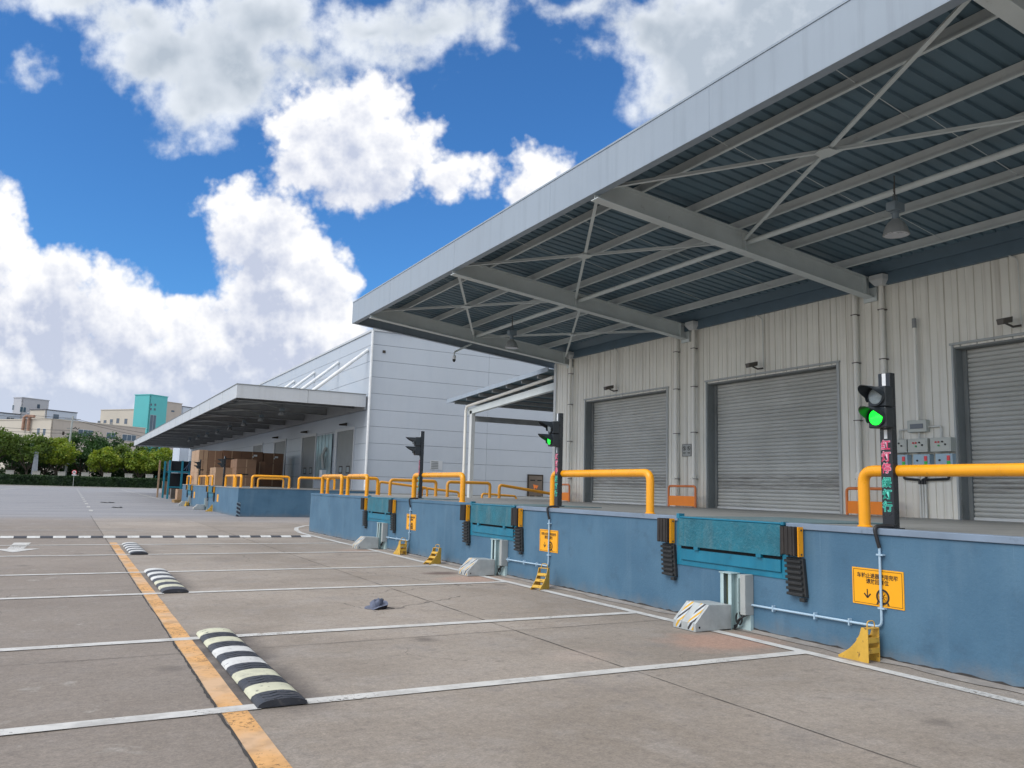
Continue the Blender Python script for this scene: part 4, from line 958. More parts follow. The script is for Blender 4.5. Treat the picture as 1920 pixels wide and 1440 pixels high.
# ================================================================== TRAFFIC LIGHTS
def visor(mb, c, r, L):
    """open tube with the underside cut away, pointing to -x, wall thickness 4 mm"""
    n = 26; vs = []; fs = []
    a0 = -PI*.18; a1 = PI*1.18
    for s, rr in ((0, r), (1, r-.004)):
        for k in range(n+1):
            a = a0+(a1-a0)*k/n; ln = L*(.18+.82*max(0., math.sin(a))**.7)
            vs.append((c[0], c[1]+rr*math.cos(a), c[2]+rr*math.sin(a))); vs.append((c[0]-ln, c[1]+rr*1.05*math.cos(a), c[2]+rr*math.sin(a)-.03*ln/L*0))
    m_ = 2*(n+1)
    for s in (0, 1):
        for k in range(n): b = s*m_+2*k; fs.append((b, b+1, b+3, b+2))
    for k in range(n): fs.append((2*k+1, m_+2*k+1, m_+2*k+3, 2*k+3))
    mb.add(vs, fs)
def tlight(label, lit, letters=True, name_group='dock traffic lights'):
    X, Y = 7.50, 5.585; t = thing('traffic_light', label, 'traffic light', (X, Y, ZP), name_group)
    ps = MB().box(X, X+.085, Y-.070, Y+.070, ZP+.004, 2.935); po = build(ps, 'pole', 'pole_black', t, bevel=.005)
    build(MB().box(X-.02, X+.12, Y-.10, Y+.10, ZP+.001, ZP+.012), 'base_plate', 'pole_black', t)
    build(MB().box(X-.003, X, Y-.022, Y+.022, 2.80, 2.93).box(X-.003, X, Y-.02, Y+.018, 2.24, 2.335), 'paper_label', 'white', po)
    for zc, mt, nm in ((2.675, 'lens_off', 'upper'), (2.455, lit, 'lower')):
        hd = build(MB().box(X-.13, X-.002, Y-.105, Y+.105, zc-.108, zc+.108), 'lamp_housing', 'head_black', t, bevel=.012)
        cu = [(.098, -.13), (.098, -.150), (.084, -.150), (.084, -.132)]
        build(MB().lathe((X, Y, zc), cu, 24, 'x'), 'lens_ring', 'head_black', hd, smooth=True)
        build(MB().lathe((X-.150, Y, zc), [(.080, .0), (.06, -.012), (.03, -.018), (.004, -.02)], 24, 'x'), 'lens', mt, hd, smooth=True)
        v = MB(); visor(v, (X-.13, Y, zc), .104, .23); build(v, 'visor', 'head_black', hd, smooth=True)
    if letters:
        zs = [2.165, 2.045, 1.925, 1.775, 1.652, 1.53]
        for k, ch in enumerate('红灯停绿灯行'):
            z = zs[k]; e, f = (('pink_edge', 'red_letter') if k < 3 else ('mint_edge', 'green_letter'))
            pl = lambda u, v, w, z=z, d=.0012: (X-d-w*.5, Y-u+.004, z+v)
            lt = build(text_mb(ch, .112, pl, .0052), 'lettering_outline', e, po, fixn=False)
            build(text_mb(ch, .112, lambda u, v, w, z=z: (X-.0026-w*.5, Y-u+.004, z+v), .0018), 'lettering', f, po, fixn=False)
    return t
tl = tlight('nearest traffic light, black post with glowing green lamp and red and green lettering', 'lens_green')
def relens(c, mat):
    for h in c.children:
        if h.name.startswith('lamp_housing'):
            for q in h.children:
                if q.name.startswith('lens') and not q.name.startswith('lens_ring') and q.active_material == M['lens_green']:
                    q.data = q.data.copy(); q.data.materials[0] = M[mat]
c2_ = clone(tl, (0, 6.54, .03), 'second traffic light, black post with dim green lamp beside the long yellow rail', -.12); relens(c2_, 'lens_green_dim')
c3_ = clone(tl, (0, 12.87, .03), 'third traffic light, dark unlit-looking lamps in front of the grey warehouse wall', -.22); relens(c3_, 'lens_dark')
t4 = tlight('nearer small dark traffic light on the far platform in front of the cartons', 'lens_dark', False); t4.location = (7.45, 46.4, 1.38)
c4 = copy_tree(t4); c4.location = (7.45, 55.7, 1.38); c4['label'] = 'farther small dark traffic light on the far platform near the blue rack'

# ================================================================== CHOCKS
def chock(label):
    """wedge block of two curved side plates and rungs; local: slope towards +y, back at y=0"""
    t = thing('wheel_chock', label, 'wheel chock', (0, 0, 0), 'yellow wheel chocks along the dock')
    prof = [(0, 0), (.36, 0), (.36, .02), (.30, .055), (.22, .11), (.15, .18), (.10, .26), (.075, .335), (0, .335)]
    for x in (0, .165): build(MB().prism(prof, 'x', x, x+.008), 'side_plate', 'chock', t, bevel=.001)
    for z in (.19, .09): build(MB().box(.008, .165, .0, .035, z, z+.05), 'rung', 'chock', t)
    build(MB().box(.008, .165, .0, .07, .325, .333), 'top_plate', 'chock', t)
    for (y, z) in ((.28, .078), (.17, .165), (.105, .255)): build(MB().hexa([(.008,y-.02,z-.01),(.165,y-.02,z-.01),(.165,y+.035,z-.045),(.008,y+.035,z-.045),(.008,y-.018,z-.002),(.165,y-.018,z-.002),(.165,y+.037,z-.037),(.008,y+.037,z-.037)]), 'tread', 'chock', t)
    build(MB().tube(arc_pts([(.03,.03,.335),(.03,.03,.40),(.14,.03,.40),(.14,.03,.335)], .04), .006, 6), 'handle', 'chock', t)
    return t
ch = chock('nearest yellow wheel chock, below the large orange sign, curved side to the left'); ch.location = (7.10, 5.56, .0)
for (x, y, rz, lab) in ((7.17, 11.74, 2.15, 'yellow wheel chock with ladder face to the yard below the second sign'), (7.17, 16.20, 2.0, 'yellow wheel chock alone between two bays, ladder face to the yard'),
                        (7.10, 18.45, .1, 'yellow wheel chock below the third sign'), (7.12, 46.9, PI/2, 'small distant yellow chock near the far platform corner'), (6.90, 56.3, .3, 'small distant yellow chock between the two far restraints')):
    c = copy_tree(ch); c.location = (x, y, 0); c.rotation_euler.z = rz; c['label'] = lab

# ================================================================== SPEED HUMPS
def hump(y0, y1, first, n, label, creams):
    t = thing('parking_hump', label, 'speed hump', (1.52, (y0+y1)/2, 0), 'short striped humps along the yellow line')
    w = .18; hgt = .055; k = 10; seg = (y1-y0)/n
    def pr(s=1.): return [(1.515-w*s*math.cos(PI*j/k), max(.0, hgt*s*math.sin(PI*j/k)**.8)+.009) for j in range(k+1)]
    for i in range(n):
        blk = (i % 2 == 0) == first; a, b = y0+i*seg, y0+(i+1)*seg
        m_ = MB(); m_.prism(pr(), 'y', a+.002, b-.002)
        o = build(m_, 'black_segment' if blk else 'pale_segment', 'hump_black' if blk else ('hump_cream' if i in creams else 'hump_white'), t, smooth=True)
        if blk and y0 < 10:
            tm = MB()
            for q in range(3):
                yy = a+.035+q*.075
                for j in range(5):
                    xa = 1.39+j*.06; s_ = 1 if j % 2 else -1
                    def hz(x): return hgt*max(0, 1-((x-1.515)/w)**2)**.42+.0075
                    p0, p1 = (xa, yy-.014*s_), (xa+.06, yy+.014*s_)
                    tm.hexa([(p0[0],p0[1]-.009,hz(p0[0])-.01),(p1[0],p1[1]-.009,hz(p1[0])-.01),(p1[0],p1[1]+.009,hz(p1[0])-.01),(p0[0],p0[1]+.009,hz(p0[0])-.01),
                             (p0[0],p0[1]-.006,hz(p0[0])+.006),(p1[0],p1[1]-.006,hz(p1[0])+.006),(p1[0],p1[1]+.006,hz(p1[0])+.006),(p0[0],p0[1]+.006,hz(p0[0])+.006)])
            build(tm, 'tread', 'hump_black', o)
    return t
hump(6.13, 9.28, True, 12, 'nearest black and cream striped hump on the second bay line', (1, 3, 9, 11))
hump(12.75, 15.85, True, 10, 'middle black and pale striped hump beside the yellow line', (1, 3))
hump(19.40, 22.45, True, 10, 'farthest small black and white hump beside the yellow line', ())
t = thing('speed_bump', 'long black and white speed bump strip lying across the whole yard', 'speed bump', (-3, 25.2, 0))
x = 6.72; i = 0
while x > -12:
    m_ = MB().prism([(25.0+.35*j/6, .008+.045*math.sin(PI*j/6)) for j in range(7)], 'x', x-.298, x)
    build(m_, 'white_segment' if i % 2 == 0 else 'black_segment', 'hump_white' if i % 2 == 0 else 'hump_black', t); x -= .30; i += 1

# ================================================================== HAT ON THE GROUND
t = thing('sun_hat', 'crumpled blue grey cloth hat with black underside lying on the concrete', 'hat', (3.74, 10.5, 0))
br = MB(); n = 28; vs = []
hx, hy = 3.74, 10.5
def rim(a, s): return Vector((hx+.155*s*math.cos(a), hy+.15*s*math.sin(a), .035+.045*s*math.cos(a-.2)*1.+.012*math.sin(3*a)*s))
for s in (.45, .75, 1.0): vs += [rim(2*PI*k/n, s) for k in range(n)]
br.add(vs, [(r*n+k, r*n+(k+1) % n, (r+1)*n+(k+1) % n, (r+1)*n+k) for r in (0, 1) for k in range(n)]); build(br, 'brim', 'hat', t, smooth=True, fixn=False)
bu = MB(); bu.add([(v.x, v.y, v.z-.006) for v in vs]+[(v.x*.9+hx*.1, v.y*.9+hy*.1, max(.004, v.z-.05)) for v in vs[2*n:]], [(r*n+k, r*n+(k+1) % n, (r+1)*n+(k+1) % n, (r+1)*n+k) for r in (0, 1, 2) for k in range(n)]); build(bu, 'underside', 'hat_dark', t, smooth=True, fixn=False)
cr = MB(); vs = []
for r, (s, h) in enumerate(((.50, .0), (.50, .035), (.44, .068), (.28, .083), (.05, .078))):
    for k in range(n):
        a = 2*PI*k/n; p = rim(a, s); j = .010*math.sin(5*a+r*1.3)+.008*math.sin(9*a+2*r)
        vs.append((p.x+j, p.y-j, p.z*(1 if r < 2 else .9)+h+j*.8))
cr.add(vs, [(r*n+k, r*n+(k+1) % n, (r+1)*n+(k+1) % n, (r+1)*n+k) for r in range(4) for k in range(n)]+[tuple(4*n+k for k in range(n))]); build(cr, 'crown', 'hat', t, smooth=True, fixn=False)
build(MB().tube([(hx+.12,hy-.05,.02),(hx+.17,hy-.09,.012),(hx+.215,hy-.12,.01)], .004, 5), 'chin_cord', 'hat_dark', t)

# ================================================================== SIDE CANOPY OF THE NEAR WAREHOUSE
sc_ = thing('side_canopy', 'small lean-to canopy with white edge and post beyond the corner of the near warehouse', 'canopy', (15.5, 33, 1.25))
def zs_(y): return 6.02-(y-25.3)*.050
sx = 15.25
build(MB().hexa([(sx,25.4,zs_(25.4)-.03),(sx+.04,25.4,zs_(25.4)-.03),(sx+.04,34.5,zs_(34.5)-.03),(sx,34.5,zs_(34.5)-.03),(sx,25.4,zs_(25.4)+.14),(sx+.04,25.4,zs_(25.4)+.14),(sx+.04,34.5,zs_(34.5)+.14),(sx,34.5,zs_(34.5)+.14)]), 'edge_trim', 'fascia', sc_)
build(MB().hexa([(sx+.04,25.4,zs_(25.4)+.02),(24,25.4,zs_(25.4)+.02),(24,34.45,zs_(34.45)+.02),(sx+.04,34.45,zs_(34.45)+.02),(sx+.04,25.4,zs_(25.4)+.06),(24,25.4,zs_(25.4)+.06),(24,34.45,zs_(34.45)+.06),(sx+.04,34.45,zs_(34.45)+.06)]), 'roof_sheet', 'deck', sc_)
for k in range(7):
    y = 26.3+k*1.25; build(MB().box(sx+.1, 24, y-.04, y+.04, zs_(y)-.14, zs_(y)+.01), 'purlin', 'dark_steel', sc_)
build(MB().hexa([(15.72,25.4,5.38),(15.90,25.4,5.38),(15.90,33.1,4.94),(15.72,33.1,4.94),(15.72,25.4,5.66),(15.90,25.4,5.66),(15.90,33.1,5.20),(15.72,33.1,5.20)]), 'rafter', 'steel', sc_)
build(MB().tube(arc_pts([(15.62,25.6,5.82),(15.62,33.05,5.30),(15.62,33.15,5.1),(15.62,33.15,1.2)], .08), .065, 12), 'downpipe', 'pvc', sc_, smooth=True)
build(MB().box(15.72, 15.90, 32.72, 32.95, 1.2, 5.1), 'post', 'trim', sc_, bevel=.006)
build(MB().box(15.92, 24, 32.7, 32.84, 4.62, 4.86), 'tie_beam', 'dark_steel', sc_)

# ================================================================== FAR WAREHOUSE (grey panels)
X2, Y2, H2 = 14.0, 41.8, 10.0
w2 = thing('panel_warehouse', 'tall warehouse clad in pale grey blue horizontal panels beyond the near one', 'warehouse', (X2, Y2, 0))
build(MB().box(X2+.04, 62, Y2+.04, 128, 0, H2), 'core', 'panelgap', w2)
pn = MB(); zz = [.0, 2.12, 3.0, 3.90, 4.80, 5.70, 6.58, 7.48, 8.37, 9.26, H2]
xb = [X2, 21.1, 28.2, 35.3, 42.4, 49.5, 56.6, 62]
for i in range(len(zz)-1):
    for j in range(len(xb)-1): pn.box(xb[j]+(.006 if j else 0), xb[j+1]-.006, Y2, Y2+.04, zz[i]+.009, zz[i+1]-.009)
build(pn, 'front_cladding', 'panel', w2)
D2 = [(44.3, 47.5), (52.3, 55.7), (60.6, 64.2), (68.8, 72.4)]; D2Z = 4.75
ps = MB(); yb = [Y2]
while yb[-1] < 127: yb.append(yb[-1]+5.55 if len(yb) > 1 else 47.9)
for i in range(len(zz)-1):
    for j in range(len(yb)-1):
        segs = [(yb[j]+.006 if j else yb[j]+.04, yb[j+1]-.006)]
        if zz[i] < D2Z-.1:
            for (a, b) in D2:
                ns_ = []
                for (p, q) in segs:
                    if b <= p or a >= q: ns_.append((p, q))
                    else:
                        if a > p: ns_.append((p, a))
                        if b < q: ns_.append((b, q))
                segs = ns_
        for (p, q) in segs: ps.box(X2, X2+.04, p, q, zz[i]+.010, zz[i+1]-.010)
build(ps, 'side_cladding', 'panel', w2)
build(MB().box(X2-.06, 62, Y2-.06, Y2+.10, H2, H2+.12).box(X2-.06, X2+.10, Y2+.10, 128, H2, H2+.12), 'roof_trim', 'fascia2', w2)
build(MB().tube([(X2-.08, Y2-.08, 1.25), (X2-.08, Y2-.08, H2-.02)], .065, 10), 'corner_downpipe', 'white', w2, smooth=True)
for (a, b) in D2:
    d = build(MB().box(X2+.012, X2+.036, a, b, 1.3, D2Z), 'sectional_door', 'jamb', w2)
    q = MB().box(X2-.05, X2, a-.16, a, 1.3, D2Z).box(X2-.05, X2, b, b+.30, 1.3, D2Z).box(X2-.06, X2, a-.18, b+.3, D2Z+.001, D2Z+.16)
    build(q, 'frame', 'fascia2', d)
    for u in (.28, .72):
        yy = a+(b-a)*u; wn_ = build(MB().box(X2+.002, X2+.014, yy-.34, yy+.34, 2.28, 2.72), 'window', 'ink', d); build(MB().box(X2-.001, X2+.003, yy-.24, yy+.24, 2.35, 2.65), 'pane', 'lens_off', wn_)
cu_ = MB()
for k in range(9): cu_.box(X2-.09+.02*(k % 2), X2-.07+.02*(k % 2), 48.35+k*.38, 48.35+k*.38+.40, 1.9, 4.7)
build(cu_, 'plastic_curtain', 'plastic', w2)
build(MB().box(X2-.35, X2-.05, 49.2, 49.8, 1.95, 2.5), 'wall_cabinet', 'white', w2); build(MB().tube([(X2-.2, 49.5, 2.6), (X2-.3, 49.55, 3.4), (X2-.1, 49.5, 3.9)], .09, 6), 'cable_bundle', 'box_side', w2)
for y in (45.6, 54.4, 63.0): build(MB().hexa([(X2-.5,y,5.02),(X2-.05,y,5.02),(X2-.05,y+.1,5.02),(X2-.5,y+.1,5.02),(X2-.5,y,5.10),(X2-.05,y,5.2),(X2-.05,y+.1,5.2),(X2-.5,y+.1,5.10)]), 'door_lamp', 'ink', w2)
build(MB().box(14.56, 14.72, Y2-.04, Y2, 8.84, 8.98), 'wall_vent', 'ink', w2)
lv_ = MB().box(17.62, 18.36, Y2-.02, Y2, 2.60, 3.12)
l2 = build(lv_, 'louvre', 'fascia2', w2); sl_ = MB()
for k in range(5): sl_.box(17.68, 18.1, Y2-.035, Y2-.021, 2.66+k*.09, 2.66+k*.09+.05)
build(sl_, 'blades', 'jamb', l2)
t = thing('wall_board', 'brown framed cabinet board with a small orange mark on the panel wall by the ramp', 'board', (24.3, Y2, 1.15))
build(MB().box(23.85, 24.90, Y2-.08, Y2, 1.08, 2.55), 'frame', 'ink', t); build(MB().box(23.93, 24.82, Y2-.095, Y2-.079, 1.16, 2.47), 'panel', 'board_brown', t)
fx = MB()
for (a, b, zq) in ((24.0,24.32,2.18),(24.48,24.78,2.18),(24.0,24.3,1.25),(24.46,24.76,1.25)): fx.box(a, b, Y2-.10, Y2-.0951, zq, zq+.06)
build(fx, 'slot', 'slot', t); build(MB().prism([(24.2,1.96),(24.56,1.90),(24.44,1.70),(24.36,1.78),(24.28,1.68)], 'y', Y2-.105, Y2-.0951), 'orange_mark', 'board_orange', t)
# pale wing at the very far end
solo(MB().box(12.9, 15.0, 116, 124, 0, 7.6), 'end_annex', 'whiteb', 'pale blue annex wall seen beyond the far canopy, above the blue rack', 'building')

# far canopy
c2 = thing('panel_canopy', 'long cantilever canopy with pale fascia hung from the grey panel warehouse', 'canopy', (X2, 42.2, 6))
FA, FB = 42.25, 113.5; FX = 7.15
fc = MB().box(FX, FX+.06, FA, FB, 5.84, 6.52).box(FX+.06, X2-.10, FA, FA+.06, 5.84, 6.52).box(FX+.06, X2, FB-.06, FB, 5.84, 6.52)
build(fc, 'fascia', 'fascia2', c2)
sm = MB()
for k in range(1, 17): sm.box(FX-.004, FX, FA+k*4.4-.012, FA+k*4.4+.012, 5.84, 6.52)
for k in range(1, 2): sm.box(FX+3.6*k-.01, FX+3.6*k+.01, FA-.004, FA, 5.84, 6.52)
build(sm, 'fascia_seam', 'jamb', c2); build(MB().box(FX-.03, FX+.10, FA-.03, FB, 6.521, 6.56).box(FX+.10, X2-.1, FA-.03, FA+.1, 6.521, 6.56), 'edge_flashing', 'jamb', c2)
build(MB().box(FX+.06, X2, FA+.06, FB-.06, 6.36, 6.44), 'roof_deck', 'dark_steel', c2)
k = 0; y = 44.2
while y < FB-1:
    b = MB().box(FX+.07, X2-.145, y-.10, y+.10, 5.90, 5.915).box(FX+.07, X2-.145, y-.006, y+.006, 5.915, 6.24).box(FX+.07, X2-.145, y-.10, y+.10, 6.24, 6.255)
    build(b, 'cross_beam', 'dark_steel', c2); y += 5.5
build(MB().box(X2-.14, X2-.022, FA+.07, FB-.07, 5.72, 6.35), 'wall_beam', 'dark_steel', c2)
for x in (8.4, 9.8, 11.2, 12.6): build(MB().box(x-.03, x+.03, FA+.07, FB-.07, 6.257, 6.355), 'purlin', 'dark_steel', c2)
y = 44.2; bm_ = MB()
while y < FB-7:
    bm_.bar((8.0, y, 6.1), (11, y+5.4, 6.1), .06, .06); bm_.bar((11, y, 6.12), (8.0, y+5.4, 6.12), .06, .06); y += 5.5
build(bm_, 'bracing', 'box_side', c2)
for k, y in enumerate((42.55, 48.05, 53.6, 59.1)):
    build(MB().tube([(X2-.02, y, 9.04), (10.9, y, 6.40)], .10, 10), 'hanger_pipe', 'white', c2, smooth=True)
pl_ = None
for k in range(8):
    y = 45.0+k*5.5+.6
    if pl_ is None:
        pl_ = thing('far_pendant_lamp', 'dark pendant lamp under the far canopy, nearest one of the row', 'lamp', (10.2, y, 5.4), 'pendant lamps under the far canopy')
        build(MB().lathe((10.2, y, 5.38), [(.20, 0), (.18, .1), (.10, .22), (.07, .24)], 14), 'shade', 'dark_steel', pl_, smooth=True)
        build(MB().box(10.08, 10.32, y-.1, y+.1, 5.62, 5.78).tube([(10.2, y, 5.78), (10.2, y, 6.26)], .015, 6), 'hanger', 'lampbox', pl_)
    else:
        o_ = ('second', 'third', 'fourth', 'fifth', 'sixth', 'seventh', 'eighth')[k-1]
        clone(pl_, (0, k*5.5, 0), f'dark pendant lamp under the far canopy, {o_} of the row from the near end')

# far platform
p2 = thing('far_dock_platform', 'blue painted loading platform in front of the grey panel warehouse', 'loading dock', (7.2, 40.2, 0))
build(MB().box(7.2, 14.0, 40.2, 61.4, 0, 1.33), 'side_wall', 'dock_blue', p2, bevel=.01)
build(MB().box(7.18, 14.0, 40.18, 61.4, 1.331, Z2), 'top_slab', 'platform', p2)
build(MB().box(14.0, 40, 40.2, 41.78, 0, 1.26), 'apron', 'platform', p2)
hz_ = pm('corner_guard_paint', (.5, .5, .5)); g = G(hz_.node_tree)
O = g.n.new('ShaderNodeTexCoord').outputs['Object']; xx, yy, z3 = g.sep(O)
g.put(g.mix(g.math('GREATER_THAN', g.math('FRACT', g.math('MULTIPLY_ADD', z3, 5.5, g.math('MULTIPLY', xx, 3.))), .55), (.02, .03, .05), (.16, .24, .30)), g.n['Principled BSDF'].inputs['Base Color'])
build(MB().box(7.18, 7.34, 40.185, 40.2, .02, .68).box(7.185, 7.2, 40.2, 40.32, .02, .68), 'corner_guard', hz_, p2)

# ================================================================== CARTONS
def carton(x0, x1, y0, y1, z0, z1, label, mat='carton', grp='cartons stacked on the far platform', lab=0):
    cx, cy = (x0+x1)/2, (y0+y1)/2
    t = thing('carton', label, 'carton', (cx, cy, z0), grp)
    build(MB().box(x0, x1, y0, y1, z0, z1), 'box', mat, t, bevel=.01)
    tm_ = 'carton_pale' if mat != 'carton_pale' else 'carton'
    build(MB().box(cx-.03, cx+.03, y0-.004, y0, z0+.05, z1-.02), 'packing_tape', tm_, t); build(MB().box(x0-.004, x0, cy-.03, cy+.03, z0+.05, z1-.02), 'packing_tape', tm_, t)
    if lab == 1: build(MB().box(x0+(x1-x0)*.55, x0+(x1-x0)*.72, y0-.006, y0-.004, z1-.32, z1-.2).box(x0+(x1-x0)*.5, x0+(x1-x0)*.56, y0-.006, y0-.004, z1-.40, z1-.32), 'shipping_label', 'white', t)
    if lab == 2: build(MB().box(x0+(x1-x0)*.12, x0+(x1-x0)*.62, y0-.006, y0-.004, z0+.15, z0+.23), 'printed_mark', 'ink', t)
    return t
cz = Z2
K = 0
def colstack(x0, x1, y0, y1, hs, name, mat, labs=()):
    z = cz
    w_ = ('bottom', 'second', 'third', 'fourth', 'fifth')
    for i, h in enumerate(hs):
        carton(x0, x1, y0, y1, z+.004, z+h, f'brown carton, {w_[i] if i < len(hs)-1 else "top"} one of {name}', mat, lab=dict(labs).get(i, 0)); z += h
colstack(7.62, 8.20, 57.6, 61.2, (.8, .8, .72), 'the tall pale stack at the far left of the pile', 'carton_pale', ((1, 2),))
colstack(8.22, 9.10, 57.6, 61.2, (.8, .8, .70), 'the stack just right of the leftmost pale stack', 'carton', ((0, 2), (1, 2)))
colstack(8.35, 9.55, 55.0, 57.4, (.75, .40), 'the low stack right behind the farther traffic light', 'carton_pale')
colstack(9.12, 10.35, 57.6, 61.2, (.8, .8, .75), 'the second tall dark stack behind the nearer traffic light', 'carton_dark', ((2, 2),))
colstack(10.37, 11.8, 57.6, 61.2, (.8, .8, .75), 'the rearmost tall stack with white labels', 'carton_dark', ((2, 1),))
colstack(9.35, 10.55, 53.4, 55.6, (.55, .6, .55), 'the front stack in the middle of the pile', 'carton', ((1, 2),))
colstack(10.60, 11.25, 54.2, 55.6, (.7, .9), 'the narrow dark stack at the right of the pile', 'carton_dark', ((0, 2),))
colstack(11.85, 13.2, 57.6, 60, (.8, .8, .70), 'the last stack beside the dark door', 'carton_dark', ((2, 1),))
# cartons on the ground beyond
g2 = 'cartons standing on the ground beyond the far platform'
carton(9.75, 10.55, 101, 102.2, .006, .76, 'lower brown carton on the ground beside the hedge end', 'carton', g2); carton(9.75, 10.55, 101, 102.2, .77, 1.52, 'upper brown carton on the ground beside the hedge end', 'carton', g2)
carton(7.32, 8.2, 65.2, 66.4, .22, .98, 'brown carton on a wooden pallet just past the far platform', 'carton_pale', g2)
pt = MB()
for k in range(4): pt.box(7.1, 8.3, 64.7+k*.45, 64.7+k*.45+.3, .17, .215)
for z in (.01, .09): pt.box(7.1, 8.3, 64.7, 64.85, z, z+.05).box(7.1, 7.2, 64.86, 66.4, z, z+.05)
pt.box(7.1, 7.25, 64.86, 65.0, .06, .09).box(7.1, 7.2, 65.5, 65.7, .06, .09).box(7.1,8.3,66.2,66.4,.01,.165)
solo(pt, 'pallet', 'wood', 'wooden pallet under the carton just past the far platform', 'pallet')

# teal storage rack with dark rolls on top
rk = thing('storage_rack', 'teal steel rack loaded with black and blue rolls beyond the far platform', 'rack', (9, 80, 0))
for (x, y) in ((7.95, 78), (9.0, 78), (9.6, 78), (10.9, 78), (7.95, 82), (10.9, 82)): build(MB().box(x-.08, x+.08, y-.06, y+.06, 0, 3.4), 'upright', 'rack_teal', rk)
for q in ((77.95, 78.0, 2.35, 2.47), (77.95, 78.0, 1.0, 1.1), (82.0, 82.05, 2.35, 2.47)): build(MB().box(7.95, 10.9, *q), 'shelf_beam', 'rack_teal', rk)
build(MB().box(8.1, 10.8, 78.1, 81.9, 2.5, 3.36), 'tarp_load', 'tarp', rk)
rl_ = MB()
for k in range(16):
    xx = 8.7+random.uniform(0, 2.0); rl_.tube([(xx, 77.9, 2.5+random.uniform(0, .3)), (xx+random.uniform(.1, .35), 77.9, 2.5+random.uniform(.5, .85))], .035, 6)
build(rl_, 'blue_roll', 'blue_tarp', rk)
build(MB().box(8.1, 10.8, 79.5, 79.6, .9, 2.3), 'dark_backing', 'tarp', rk)
build(MB().box(8.3, 9.5, 78.6, 79.4, 0, .9), 'lower_load', 'board_brown', rk); build(MB().box(9.7, 10.7, 78.4, 79.4, 0, .7), 'lower_load', 'carton_dark', rk)
build(MB().box(7.62, 7.76, 84, 84.2, 0, 3.5), 'timber_post', 'carton_pale', rk)

# ================================================================== HEDGE, TREES, PLANTERS
def leaves(mb, centre, rad, n, size, rnd):
    cx, cy, cz_ = centre
    for _ in range(n):
        while True:
            p = Vector((rnd.uniform(-1, 1), rnd.uniform(-1, 1), rnd.uniform(-1, 1)))
            if .35 < p.length < 1: break
        q = Vector((cx+p.x*rad[0], cy+p.y*rad[1], cz_+p.z*rad[2]))
        a = Vector((rnd.gauss(0, 1), rnd.gauss(0, 1), rnd.gauss(0, 1))).normalized(); b = a.cross(Vector((rnd.gauss(0, 1), rnd.gauss(0, 1), rnd.gauss(0, 1)))).normalized()
        s = size*rnd.uniform(.6, 1.3); a *= s; b *= s*.7
        mb.add([q-a-b, q+a-b*.6, q+a*.8+b, q-a*.7+b], [(0, 1, 2, 3)])
hg = MB(); rnd = random.Random(3)
hx0, hx1 = -62, 17.5
hg.box(hx0, hx1, 168.3, 169.8, 0, 1.75)
for _ in range(15000):
    x = rnd.uniform(hx0, hx1); f = rnd.random()
    if f < .6: q = Vector((x, 168.25+rnd.uniform(-.12, .05), rnd.uniform(.02, 1.85)))
    else: q = Vector((x, rnd.uniform(168.2, 169.9), 1.8+rnd.uniform(-.1, .12)+.04*math.sin(x)))
    a = Vector((rnd.gauss(0, 1), rnd.gauss(0, .6), rnd.gauss(0, 1))).normalized()*.13; b = a.cross(Vector((rnd.gauss(0, 1), rnd.gauss(0, 1), 1))).normalized()*.09
    hg.add([q-a-b, q+a-b, q+a+b, q-a+b], [(0, 1, 2, 3)])
solo(hg, 'hedge', 'hedge', 'long low clipped dark green hedge across the far side of the yard', 'hedge', fixn=False)
struct(MB().box(-62, 18, 167.6, 168.1, 0, .12), 'kerb', 'concrete')
def tree(x, y, h, w, mat, label, seed, trunk='bark', base=.24, lean=0.):
    w *= 1.12; base = min(base, .27)
    rnd = random.Random(seed); t = thing('tree', label, 'tree', (x, y, 0), 'trees behind the hedge')
    tk = MB(); hb = h*base
    top = Vector((x+lean, y, hb*1.2)); tk.tube([(x, y, 0), (x+lean*.4, y, hb*.6), top], [.22, .18, .15], 8)
    for k in range(7):
        a = 2*PI*k/7+rnd.uniform(-.3, .3); L = w*rnd.uniform(.30, .42)
        tk.tube([top-Vector((0, 0, hb*.3*rnd.random())), top+Vector((math.cos(a)*L*.5, math.sin(a)*L*.5, h*.16)), top+Vector((math.cos(a)*L, math.sin(a)*L, h*.34))], [.11, .07, .03], 6)
    build(tk, 'trunk', trunk, t, smooth=True)
    cr_ = MB(); zc = h*(base+1)/2+.1; rz = h*(1-base)/2
    for k in range(60):
        while True:
            p = Vector((rnd.uniform(-1, 1), rnd.uniform(-1, 1), rnd.uniform(-1, 1)))
            if p.length < 1: break
        if p.length < .45: p = p.normalized()*rnd.uniform(.45, .9)
        if p.z < -.3: p.z *= .6
        fall = 1-.25*max(0, -p.z)
        rr = w*rnd.uniform(.07, .17)
        leaves(cr_, (x+lean+p.x*w*.43*fall, y+p.y*w*.43*fall, zc+p.z*rz*.86), (rr, rr, rr*.72), 95, .17, rnd)
    build(cr_, 'crown', mat, t, fixn=False)
